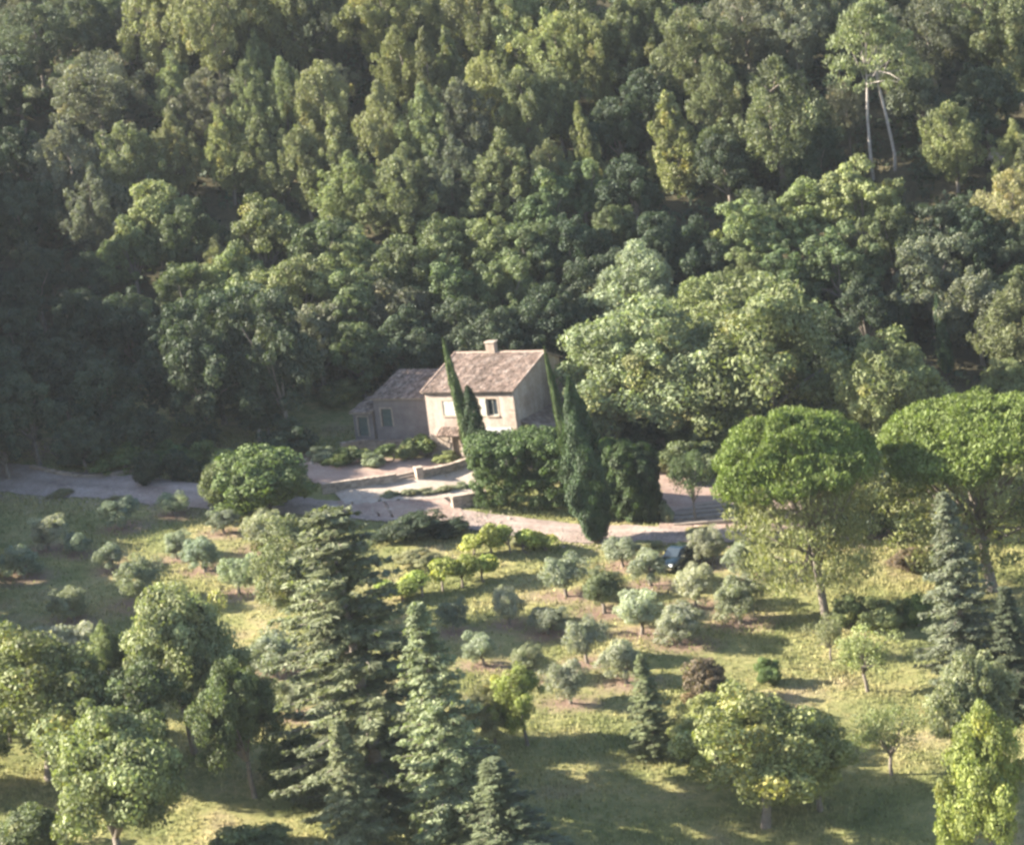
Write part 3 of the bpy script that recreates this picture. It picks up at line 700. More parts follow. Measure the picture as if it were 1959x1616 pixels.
small_house('rear_barn', 9.6, 8.2, .2, 2.3, 3.2, 4.3, 1.0, 'grey roofed barn glimpsed behind the farmhouse and the cypress tip', 'barn', PLASTER_G)

# ------------------------------------------------------------------ garden walls, steps, stones
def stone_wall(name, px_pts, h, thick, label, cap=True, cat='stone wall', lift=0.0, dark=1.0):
    P = [np.array(cast(*p)) for p in px_pts]
    c0 = P[0]; root = empty(name, (c0[0], c0[1], th(*c0)), 0, label, cat)
    core, sm = MB(), MB(); z00 = th(*c0)
    def rel(p, z): return (p[0] - c0[0], p[1] - c0[1], z - z00)
    for a, b in zip(P, P[1:]):
        d = b - a; Ls = np.hypot(*d); u = d / Ls; nrm = np.array([u[1], -u[0]])
        n = max(1, int(Ls / 1.0))
        for i in range(n):
            p = a + d * (i + .5) / n; g0 = th(*p)
            core.obox((p[0] - c0[0], p[1] - c0[1]), u, Ls / n / 2 + .01, thick / 2 - .04, g0 - .5 - z00, g0 + h + lift - .04 - z00)
        s = 0
        while s < Ls:
            w_ = random.uniform(.28, .6); p = a + u * (s + w_ / 2); g0 = th(*p)
            z = g0 - .15
            while z < g0 + h - .1 + lift:
                hh = random.uniform(.14, .24)
                for sd in (1, -1):
                    q = p + nrm * sd * (thick / 2 - .07) + u * random.uniform(-.08, .08)
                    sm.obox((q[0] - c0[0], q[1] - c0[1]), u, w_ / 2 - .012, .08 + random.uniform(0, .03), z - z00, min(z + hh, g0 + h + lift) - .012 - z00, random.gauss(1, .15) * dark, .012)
                z += hh
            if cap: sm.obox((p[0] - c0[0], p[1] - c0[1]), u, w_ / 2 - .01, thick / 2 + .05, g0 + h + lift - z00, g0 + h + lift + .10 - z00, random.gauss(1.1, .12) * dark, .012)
            s += w_
    core.build('wall_core', MORTAR, root); tag(sm.build('stones', STONE, root), kind='stuff'); return root
stone_wall('retaining_wall', [(618, 944), (690, 934), (752, 925)], .75, .4, 'low stone retaining wall left of the garden steps')
stone_wall('retaining_wall', [(806, 917), (860, 905), (912, 889)], .72, .4, 'low stone wall rising from the steps to the slim cypress')
stone_wall('retaining_wall', [(866, 972), (892, 968), (925, 962)], .95, .45, 'short brown stone wall at the corner of the dark hedge')
stone_wall('kerb_wall', [(60, 896), (110, 908), (160, 914), (210, 911), (255, 903)], .22, .35, 'curved low stone border beside the shaded dirt road', cat='stone border')
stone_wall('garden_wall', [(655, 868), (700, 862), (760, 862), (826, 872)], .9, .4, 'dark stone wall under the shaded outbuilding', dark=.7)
# steps between the two low walls
a, b = np.array(cast(754, 926)), np.array(cast(804, 916)); u = (b - a) / np.hypot(*(b - a)); nb = np.array([-u[1], u[0]])
stz = th(*((a + b) / 2)); steps = empty('garden_steps', (*((a + b) / 2), stz), 0, 'three stone steps between the low walls of the courtyard', 'steps')
for i in range(3):
    q = (nb * (.32 * i)); s = MB(); s.obox((q[0], q[1]), u, np.hypot(*(b - a)) / 2, .18, -.3, .2 + .2 * i, 1.05, .01); s.build('step', STONE, steps)
x, y = cast(803, 918); s = MB(); z = 0
pil = empty('gate_pillar', (x, y, th(x, y)), R(20), 'squat pale stone pillar at the top of the garden steps', 'pillar')
for i in range(5): s.box(-.3, .3, -.3, .3, -.3 + i * .27, -.3 + i * .27 + .26, random.gauss(1.15, .08), .015)
s.build('shaft', STONE, pil); s = MB(); s.box(-.36, .36, -.36, .36, 1.06, 1.16, 1.2, .01); s.build('cap', STONE, pil)
# broad steps in the shade right of the clipped cypresses
a, b = np.array(cast(1296, 1004)), np.array(cast(1420, 1000)); u = (b - a) / np.hypot(*(b - a)); nb = np.array([-u[1], u[0]]); c = (a + b) / 2
ter = empty('terrace_steps', (*c, th(*c)), 0, 'broad shaded stone steps between the clipped cypresses and the umbrella pine', 'steps')
for i in range(5):
    q = nb * (1.15 * i); g0 = th(c[0] + q[0], c[1] + q[1]) - th(*c); s = MB(); s.obox((q[0], q[1]), u, 2.9, .45, g0 - .4, g0 + .30, .8, .02); s.build('step', STONE, ter)
# loose pale rocks
def rock(px, py, size, label, group=None, name='rock', n=1):
    x, y = cast(px, py); rng = random.Random(int(px * 7 + py)); mb = MB()
    import bmesh
    bm = bmesh.new(); bmesh.ops.create_icosphere(bm, subdivisions=2, radius=1)
    for v in bm.verts:
        k = 1 + .18 * math.sin(v.co.x * 4 + px) + .15 * math.sin(v.co.y * 5 + py) + rng.uniform(-.08, .08)
        v.co = Vector((v.co.x * size * k, v.co.y * size * .7 * k, v.co.z * size * .55 * k))
    me = bpy.data.meshes.new(name); bm.to_mesh(me); bm.free(); me.attributes.new('tone', 'FLOAT', 'POINT').data.foreach_set('value', [1.25] * len(me.vertices))
    o = link(name, me, STONE); o.location = (x, y, th(x, y) + size * .2); o.rotation_euler = (0, 0, rng.uniform(0, 6)); tag(o, label, 'rock', group); return o
G = 'pale rocks heaped by the garden bed'
for i, (px, py, s) in enumerate([(598, 889, .5), (614, 892, .38), (628, 884, .5), (638, 892, .36), (607, 880, .42), (586, 882, .34)]):
    rock(px, py, s, 'pale rock in the small heap between the big bush and the garden bed', G)
rock(868, 968, .35, 'small rough boulder at the foot of the short brown wall'); rock(925, 966, .3, 'pale stone lying between the short wall and the hedge')
for px, py, s, lb in [(1905, 308, 1.2, 'grey rock outcrop among the pines near the right edge'), (1925, 326, .9, 'lower grey rock under the outcrop near the right edge'), (1712, 18, .7, 'white rock between pine tops at the upper edge')]:
    rock(px, py, s, lb)
# pale post in the shade of the garden
x, y = cast(500, 852); po = MB(); po.box(-.22, .22, -.22, .22, -.3, .5, 1.1, .02); po.box(-.3, .3, -.3, .3, .502, .60, 1.15, .01); po.tube([(0, 0, .6), (0, 0, .85), (0, 0, 1.1), (0, 0, 1.35), (0, 0, 1.5)], [.14, .2, .13, .17, .08], 8, 1.3)
o = po.build('stone_ornament', STONE); o.location = (x, y, th(x, y)); tag(o, 'pale stone ornament on a plinth in the dark garden', 'ornament')

# ------------------------------------------------------------------ the parked car
x, y = cast(1300, 1086); car = empty('parked_car', (x, y + .3, th(x, y) + .02), R(-128), 'dark green car parked between two olive trees below the road', 'car')
def loft(secs, tone=1.0):
    """secs: (x, half width bottom, half width top, z bottom, z top)"""
    mb = MB(); ring = []
    for x, wb, wt, z0, z1 in secs:
        zm = z0 + (z1 - z0) * .55
        ring.append([(x, -wb, z0), (x, -wb * 1.03, zm), (x, -wt, z1 - .04), (x, -wt + .08, z1), (x, wt - .08, z1), (x, wt, z1 - .04), (x, wb * 1.03, zm), (x, wb, z0)])
    n = 8; V = [p for r in ring for p in r]; F = []
    for i in range(len(ring) - 1):
        for k in range(n): F.append((i * n + k, (i + 1) * n + k, (i + 1) * n + (k + 1) % n, i * n + (k + 1) % n))
    F.append(tuple(range(n))); F.append(tuple(reversed([(len(ring) - 1) * n + k for k in range(n)]))); mb.add(V, F, tone); return mb
b_ = loft([(-2.2, .80, .74, .45, .95), (-2.05, .90, .86, .32, 1.02), (-1.0, .93, .90, .30, 1.06), (.6, .93, .90, .30, 1.06), (1.05, .93, .88, .30, 1.05), (1.8, .92, .82, .32, .96), (2.12, .86, .74, .36, .84), (2.22, .76, .66, .42, .74)]).build('body', CARP, car, True)
c_ = loft([(-2.0, .80, .66, 1.0, 1.10), (-1.78, .84, .66, 1.0, 1.62), (-1.2, .86, .68, 1.0, 1.70), (.0, .86, .68, 1.0, 1.69), (.28, .85, .66, 1.0, 1.62), (1.05, .80, .60, 1.0, 1.08)]).build('cabin', CARP, car, False)
ws = MB(); ws.add([(1.03, -.66, 1.10), (1.03, .66, 1.10), (.34, .60, 1.62), (.34, -.60, 1.62)], [(0, 1, 2, 3)]); ws.add([(1.0, -.66, 1.06), (1.0, .66, 1.06), (.31, .60, 1.58), (.31, -.60, 1.58)], [(3, 2, 1, 0)]); ws.V = [(v[0] + .035, v[1], v[2] + .035) for v in ws.V]; ws.build('windscreen', GLASS, car)
rw = MB(); rw.add([(-2.02, -.6, 1.14), (-2.02, .6, 1.14), (-1.82, .56, 1.58), (-1.82, -.56, 1.58)], [(3, 2, 1, 0)]); rw.build('rear_window', GLASS, car)
for sd in (1, -1):
    for xa, xb, xc, xd in ((-1.65, -.80, -.80, -1.60), (-.72, .12, .10, -.72), (.18, .72, .25, .18)):
        g = MB(); g.add([(xa, sd * .885, 1.13), (xb, sd * .885, 1.13), (xc, sd * .765, 1.56), (xd, sd * .765, 1.56)], [(0, 1, 2, 3) if sd < 0 else (3, 2, 1, 0)]); g.build('side_window', GLASS, car)
    m_ = MB(); m_.box(.72, .86, sd * .92 if sd > 0 else -1.14, 1.14 if sd > 0 else -.92, 1.08, 1.24, 1, .01); m_.build('mirror', CHROME, car)
    h_ = MB(); h_.box(2.02, 2.205, sd * .70 - .14, sd * .70 + .14, .66, .82, 1, .01); h_.build('headlight', LAMPG, car)
    t_ = MB(); t_.box(-2.22, -2.08, sd * .72 - .1, sd * .72 + .1, .70, .95, 1, .01); t_.build('tail_light', mat_plain('red_lens', (.3, .02, .02), .2), car)
    s_ = MB(); s_.box(-1.2, 1.3, sd * .965 - .02, sd * .965 + .02, .34, .42); s_.build('side_strip', CHROME, car)
    for xx in (1.38, -1.38):
        tm_ = MB(); tm_.tube([(xx, sd * .74, .34), (xx, sd * .98, .34)], [.34, .34], 18); ty = tm_.build('wheel', RUBBER, car)
        r_ = MB(); r_.tube([(xx, sd * .975, .34), (xx, sd * .992, .34)], [.20, .17], 12); r_.build('rim', CHROME, ty)
bp = MB(); bp.box(2.13, 2.30, -.84, .84, .40, .58, 1, .01); bp.build('front_bumper', CHROME, car); bp = MB(); bp.box(-2.30, -2.14, -.84, .84, .42, .60, 1, .01); bp.build('rear_bumper', CHROME, car)
gr = MB()
for i in range(4): gr.box(2.17, 2.245, -.42, .42, .63 + i * .05, .655 + i * .05)
gr.build('grille', DARK, car)

# ------------------------------------------------------------------ hedges and beds
def leaf_thing(name, x, y, V, F, t, w_, tint, label, cat, group=None, kind=None):
    me = crown_mesh(name, (V, F, t, w_)); o = link(name, me); o.location = (x, y, th(x, y)); o.color = (*T[tint], 1); return tag(o, label, cat, group, kind)
rng = np.random.default_rng(301)
x, y = cast(1008, 985)
hh = []; 
for i in range(620):
    u_ = rng.uniform(-4.2, 4.4); v_ = rng.uniform(-1.5, 2.6); top = 5.9 + .12 * math.sin(u_ * 1.3) + .22 * v_ - .25 * max(0, abs(u_) - 3)
    z_ = top * rng.random() ** .6 if rng.random() < .75 else top
    hh.append((u_, v_ + u_ * -.22, z_ - .25 + .0 * u_))
hh = np.array(hh); r_ = rng.uniform(.30, .52, len(hh))
leaf_thing('laurel_hedge', x, y + 1.2, *clumps(hh, np.stack([r_, r_, r_ * .9], -1), 90, .07, rng, 1.6, 'leaf', tvar=.2, warmp=.02), 'CYL', 'big dark green laurel hedge in front of the farmhouse', 'hedge')
# garden bed in front of the shaded outbuilding: low shrubs
beds = [(655, 892, 55, 32, 'B'), (690, 888, 50, 34, 'OL'), (718, 893, 42, 26, 'S'), (748, 884, 52, 34, 'B'), (782, 880, 48, 38, 'OL'), (815, 874, 50, 44, 'B'), (857, 884, 46, 20, 'F')]
wh = ['leftmost', 'second', 'third', 'middle', 'fifth', 'sixth']
for i, (bx, byy, wd, hp, tn) in enumerate(beds):
    by_base('vine' if i % 2 else 'bush', bx, byy, wd * 1.15, hp, tn, ('low %s shrub of the garden bed left of the farmhouse' % wh[i]) if i < 6 else 'yellow green low plants along the wall under the farmhouse door', 'low shrubs in the garden bed', lean=0, name='shrub')
by_base('roundbush', 517, 982, 215, 124, 'B', 'big rounded green bush beside the bend of the road', var=0)
by_base('roundbush', 440, 980, 100, 95, 'OL', 'lighter green bush leaning on the left of the big rounded bush', var=1)
by_base('bush', 403, 906, 90, 62, 'B', 'sunlit green shrub just above the big rounded bush', var=1)
by_base('bush', 285, 926, 66, 62, 'BD', 'dark round shrub at the edge of the shaded road')
by_base('bush', 350, 918, 70, 60, 'BD', 'dark shrub between the round one and the sunlit shrub')
by_base('bush', 240, 895, 120, 50, 'B', 'flat topped clipped shrub with a sunlit top in the dark garden', var=0)
by_base('bush', 320, 892, 110, 46, 'B', 'second clipped shrub with sunlit top right of the first', var=1)
by_base('bush', 150, 890, 90, 50, 'OD', 'dark shrub behind the curved stone border')
by_base('bush', 390, 862, 80, 50, 'OD', 'dark shrub left of the pale stone ornament'); by_base('bush', 560, 866, 110, 60, 'OD', 'dark wide shrub right of the pale stone ornament')
by_base('bush', 655, 772, 95, 44, 'OL', 'sunlit shrub above the end of the shaded shed', var=1); by_base('bush', 618, 884, 60, 30, 'S', 'grey green plant behind the heap of pale rocks')
by_base('bush', 780, 1030, 150, 44, 'BD', 'low dark thicket under the road bank', var=0); by_base('bush', 860, 1024, 90, 30, 'BD', 'small dark thicket below the road, right of the larger one')  # dark shrubs added where the grass only lies in shadow
by_base('softtree', 1180, 862, 140, 165, 'S', 'small silvery tree between the massive cypress and the great silvery tree', var=1)
by_base('roundbush', 1235, 862, 120, 62, 'OD', 'dark shrub behind the clipped cypresses')  # added so the sunlit gap of lawn reads as shade
by_base('roundbush', 1345, 868, 120, 66, 'O', 'green shrub under the great silvery tree, right of its trunk')  # also added to darken the lawn seen through the gap
by_base('roundbush', 1665, 1012, 190, 130, 'OD', 'dark shrub behind the trunk of the left umbrella pine')
by_base('roundbush', 1790, 1020, 200, 120, 'O', 'shrub between the trunks of the two umbrella pines')
by_base('roundbush', 1925, 1030, 160, 110, 'OD', 'dark shrub at the right edge under the umbrella pine')
by_base('fruit', 1690, 880, 150, 120, 'O', 'green tree low behind the notch between the two umbrella domes', var=1)
by_base('bush', 1277, 998, 30, 40, 'S', 'small grey shrub at the foot of the clipped cypresses'); by_base('bush', 1330, 915, 130, 70, 'O', 'rounded shrub on the earth terrace beside the clipped cypresses')
by_base('bush', 1385, 912, 70, 50, 'B', 'bright shrub beside the umbrella pine on the earth terrace'); by_base('bush', 1290, 905, 60, 44, 'YP', 'yellow green shrub touching the clipped cypresses')
by_base('bush', 1060, 838, 60, 30, 'FB', 'pinkish flowering shrub between the farmhouse and its hedge')
by_base('sparse', 1332, 1000, 90, 140, 'O', 'young slender tree standing on the shaded terrace steps')

for i, (bx, byy, wd, hp) in enumerate([(748, 950, 40, 12), (782, 948, 44, 14), (816, 945, 40, 13), (848, 942, 40, 14), (884, 936, 36, 14)]):
    by_base('bush', bx, byy, wd, hp, 'S', 'low grey green tuft edging the pale terrace, %s' % ['leftmost of five', 'second of five', 'middle of five', 'fourth of five', 'nearest the dark hedge'][i], 'tufts along the terrace edge', name='plant_tuft')
for i, (bx, byy, wd, hp) in enumerate([(120, 948, 50, 12), (230, 962, 60, 14), (500, 992, 60, 14), (1000, 1040, 60, 12), (1230, 1046, 60, 14), (1330, 1018, 60, 10)]):
    by_base('bush', bx, byy, wd, hp, 'YP', 'dry weeds on the verge of the dirt road', 'dry weeds along the road', name='weeds')
# vines: plants in two rows, tint brightened to put their backlit glow into colour
for i, (bx, byy, wd, hp) in enumerate([(1045, 1052, 52, 36), (1010, 1058, 52, 42), (975, 1058, 50, 42), (940, 1060, 52, 42), (905, 1062, 50, 38)]):
    by_base('vine', bx, byy, wd * 1.35, hp * random.uniform(.95, 1.45), 'V', 'bright vine in the upper row below the road, %s' % ['at its right end', 'second from its right end', 'in its middle', 'second from its left end', 'at its left end'][i], 'grapevines', name='grapevine')
for i, (bx, byy, wd, hp) in enumerate([(925, 1112, 52, 40), (885, 1122, 54, 46), (848, 1130, 52, 44), (808, 1142, 56, 44), (770, 1150, 54, 40), (735, 1155, 48, 36)]):
    by_base('vine', bx, byy, wd * 1.35, hp * random.uniform(.95, 1.45), 'V', 'bright vine in the lower row beside the tall cedar, %s' % ['at its right end', 'second from its right end', 'third from its right end', 'third from its left end', 'second from its left end', 'at its left end'][i], 'grapevines', name='grapevine')
by_base('bush', 800, 1075, 90, 24, 'YP', 'patch of pale tall weeds between the vine rows', name='weeds')

# ------------------------------------------------------------------ olive orchard (base x, base y, width, height in photo pixels)
G = 'olive trees in the orchard'
for bx, byy, wd, hp, tn, lb in [
    (1192, 1084, 80, 58, 'OV', 'olive just left of the car, nearest the foot of the tall dark cypress'),
    (1246, 1120, 88, 72, 'OV', 'olive hiding the front of the green car'),
    (1366, 1080, 80, 70, 'OV', 'olive hiding the rear of the green car'),
    (1428, 1106, 70, 72, 'OV', 'olive against the left side of the umbrella pine, below the road'),
    (1084, 1140, 92, 80, 'OV', 'olive second from the vines, left end of the row through the car'),
    (1156, 1172, 96, 78, 'P', 'browner olive in the middle of the upper orchard'),
    (1332, 1162, 86, 80, 'OV', 'olive directly below the green car'),
    (1418, 1192, 112, 90, 'S', 'wide bright olive left of the umbrella pine trunk'),
    (976, 1196, 68, 76, 'OV', 'small olive nearest the lower vine row'),
    (1050, 1212, 90, 52, 'OVD', 'flat low olive right of the small one near the vines'),
    (1228, 1212, 100, 80, 'OV', 'olive in the centre of the orchard with dense crown'),
    (1302, 1232, 108, 74, 'OV', 'broad olive right of the dense central one'),
    (1124, 1268, 84, 88, 'OV', 'round olive with visible trunk below the flat low one'),
    (926, 1274, 80, 64, 'OV', 'olive next to the narrow spruce tip'),
    (1008, 1300, 68, 66, 'S', 'small pale round olive right of the one by the spruce tip'),
    (1198, 1306, 92, 82, 'OV', 'olive partly behind the small spruce of the orchard'),
    (1092, 1346, 88, 84, 'OV', 'olive directly behind the bright yellow green tree'),
    (868, 1210, 64, 62, 'OVD', 'shaded olive against the narrow spruce tip'),
    (96, 1052, 84, 66, 'OV', 'sunlit olive at the top left of the orchard'),
    (44, 1106, 94, 62, 'OVD', 'dark olive in shade at the left edge'),
    (150, 1062, 60, 44, 'OVD', 'small dark olive right of the sunlit top left one'),
    (216, 1090, 66, 52, 'OVD', 'dark low olive behind the big round olive'),
    (340, 1068, 62, 52, 'OV', 'small sunlit olive with a crooked top'),
    (392, 1092, 84, 64, 'OVD', 'shaded olive right of the small crooked one'),
    (272, 1158, 102, 92, 'S', 'big round pale olive of the left orchard'),
    (458, 1136, 82, 72, 'S', 'pale olive left of the round light tree'),
    (504, 1056, 90, 76, 'S', 'pale olive tucked behind the round light tree'),
    (140, 1188, 86, 66, 'S', 'small pale olive on the sunlit strip at left'),
    (336, 986, 66, 46, 'S', 'round pale shrubby olive on the road edge left of the big bush'),
    (240, 1010, 80, 60, 'OVD', 'dark olive just under the shaded road'),
    (430, 1020, 70, 46, 'OVD', 'dark low olive under the big rounded bush'),
    (128, 1268, 130, 74, 'OV', 'silvery olive behind the yellow green tree at lower left'),
    (530, 1296, 130, 90, 'OV', 'wide silvery olive showing left of the tall cedar'),
    (575, 1370, 90, 74, 'S', 'bright silvery olive under the cedar boughs')]:
    by_base('olive', bx, byy, wd, hp, tn, lb, G)
    x_, y_ = PLANTED[-1][:2]; SOIL.append((x_, y_, PLANTED[-1][2] * .55))

# ------------------------------------------------------------------ trees round the orchard
by_base('cedar', 738, 1545, 460, 590, 'C', 'tall dark cedar with layered boughs, the biggest tree in front', lean=3.5)
by_base('softtree', 604, 1205, 225, 215, 'PL', 'round light green tree growing against the left of the tall cedar')
by_base('spruce', 893, 1640, 270, 500, 'CL', 'narrow spruce with bright drooping tips right of the cedar', lean=4, var=0)
by_base('spruce', 700, 1665, 190, 300, 'CL', 'shorter light spruce in front of the cedar at the bottom edge', lean=3, var=1)
by_base('spruce', 985, 1690, 280, 250, 'C', 'dark spreading conifer at the bottom edge right of the narrow spruce', var=1)
by_base('spruce', 1258, 1446, 125, 200, 'P', 'small thin spruce alone in the middle of the meadow', var=0)
by_base('fruit', 95, 1490, 360, 285, 'F', 'wide yellow green tree at the left edge with its trunk in sunlight', var=0)
by_base('fruit', 372, 1440, 235, 325, 'PL', 'upright light tree behind the wide yellow green one', var=1)
by_base('fruit', 215, 1335, 85, 140, 'OL', 'slim column of foliage left of the upright light tree', var=2)
by_base('fruit', 275, 1340, 90, 135, 'OL', 'second slim column next to the upright light tree', var=0)
by_base('fruit', 488, 1525, 195, 260, 'O', 'dark leaved oak with a bare trunk left of the cedar', var=2)
by_base('fruit', 305, 1510, 250, 240, 'O', 'mid green tree between the wide tree and the dark leaved oak', var=1)
by_base('fruit', 238, 1690, 340, 330, 'OL', 'large light green tree filling the bottom left corner', var=2)
by_base('fruit', 1010, 1425, 130, 150, 'FY', 'bright yellow green young tree right of the narrow spruce', var=1)
by_base('fruit', 948, 1420, 100, 112, 'YP', 'reddish tinged small tree left of the bright young tree', var=0)
by_base('bush', 570, 1500, 150, 90, 'O', 'low green thicket in the shade between the dark leaved oak and the cedar', var=1)
by_base('bush', 60, 1640, 160, 90, 'O', 'dark bush at the bottom edge under the large corner tree', var=0)
by_base('bush', 470, 1640, 170, 60, 'O', 'low dark growth in the shade at the bottom left of the cedar', var=1)
by_base('fruit', 20, 1420, 120, 150, 'OD', 'dark small tree at the left edge behind the wide yellow green one', var=1)
by_base('bush', 1360, 1345, 96, 84, 'FB', 'reddish brown round shrub in the meadow', var=0)
by_base('bush', 1474, 1308, 58, 50, 'B', 'small green shrub casting a long shadow in the meadow')
by_base('fruit', 1465, 1582, 350, 265, 'FL', 'largest spreading fruit tree in the meadow at the bottom', var=0)
by_base('fruit', 1375, 1465, 190, 135, 'FL', 'fruit tree behind the left of the largest spreading one', var=2)
by_base('fruit', 1570, 1550, 215, 190, 'FL', 'fruit tree behind the right of the largest spreading one', var=1)
by_base('bush', 1478, 1440, 80, 72, 'FB', 'russet shrub behind the largest fruit tree', var=1)
by_base('sparse', 1660, 1322, 150, 125, 'F', 'thin open fruit tree with a visible trunk below the umbrella pine')
by_base('sparse', 1706, 1482, 150, 132, 'F', 'thin open fruit tree with dark forked trunk lower in the meadow')
by_base('sparse', 1590, 1262, 90, 84, 'P', 'faint thin sapling under the umbrella pine trunk')
by_base('fruit', 1872, 1500, 190, 250, 'P', 'soft pale tree below the blue spruce', var=2)
by_base('fruit', 1912, 1690, 215, 330, 'FY', 'bright yellow green tree in the bottom right corner', var=0)
by_base('spruce', 1862, 1345, 215, 410, 'CB', 'blue grey spruce at the right of the meadow', lean=3, var=0)
by_base('spruce', 1950, 1370, 170, 255, 'CD', 'dark spruce behind the blue grey one at the right edge', var=1)
by_base('bush', 1756, 1196, 66, 60, 'B', 'rounded green shrub left of the blue grey spruce')
by_base('bush', 1690, 1200, 110, 56, 'F', 'low loose shrub right of the umbrella pine trunk', var=1)
by_base('bush', 1625, 1196, 70, 60, 'OL', 'low green shrub touching the umbrella pine trunk')
by_base('bush', 1740, 1090, 90, 44, 'FB', 'heap of reddish cut brush below the road', name='brush_heap')
UMB = by_base('umbrella', 1582, 1192, 330, 388, 'U', 'umbrella pine with bright dome and bare grey trunk above the meadow', lean=5, var=0)
by_base('umbrella', 1900, 1130, 430, 352, 'U', 'wide umbrella pine with bright dome at the right edge', lean=4, var=1)
by_base('pine', 1450, 1030, 95, 120, 'U', 'small bright pine branch clump on the left flank of the umbrella pine', var=0)

# cypresses
by_base('cypress', 914, 908, 27, 266, 'CYL', 'tall slim cypress in front of the farmhouse', lean=7, var=0)
by_base('cypress', 928, 912, 42, 176, 'CY', 'shorter dark cypress touching the tall slim one', lean=4, var=1)
by_base('fatcypress', 1142, 1037, 88, 318, 'CY', 'massive dark cypress at the road, right of the hedge', lean=3)
by_base('cypress', 1118, 1000, 25, 340, 'CYL', 'slender yellowish cypress behind the massive one with a dry pale tip', lean=6, var=0)  # brighter tint puts the big cypress's sunlit left side into colour
by_base('clipped', 1186, 992, 62, 156, 'CYL', 'clipped cypress nearest the massive one'); by_base('clipped', 1216, 996, 62, 158, 'CYL', 'middle clipped cypress of three'); by_base('clipped', 1248, 996, 54, 154, 'CY', 'right hand clipped cypress of three, beside the terrace steps')
by_top('cypress', 1726, 540, 6.5, 1.3, 'CY', 'thin dark cypress on the wooded slope, left one of two'); by_top('cypress', 1800, 560, 7.5, 1.4, 'CY', 'thin dark cypress on the wooded slope, right one of two')

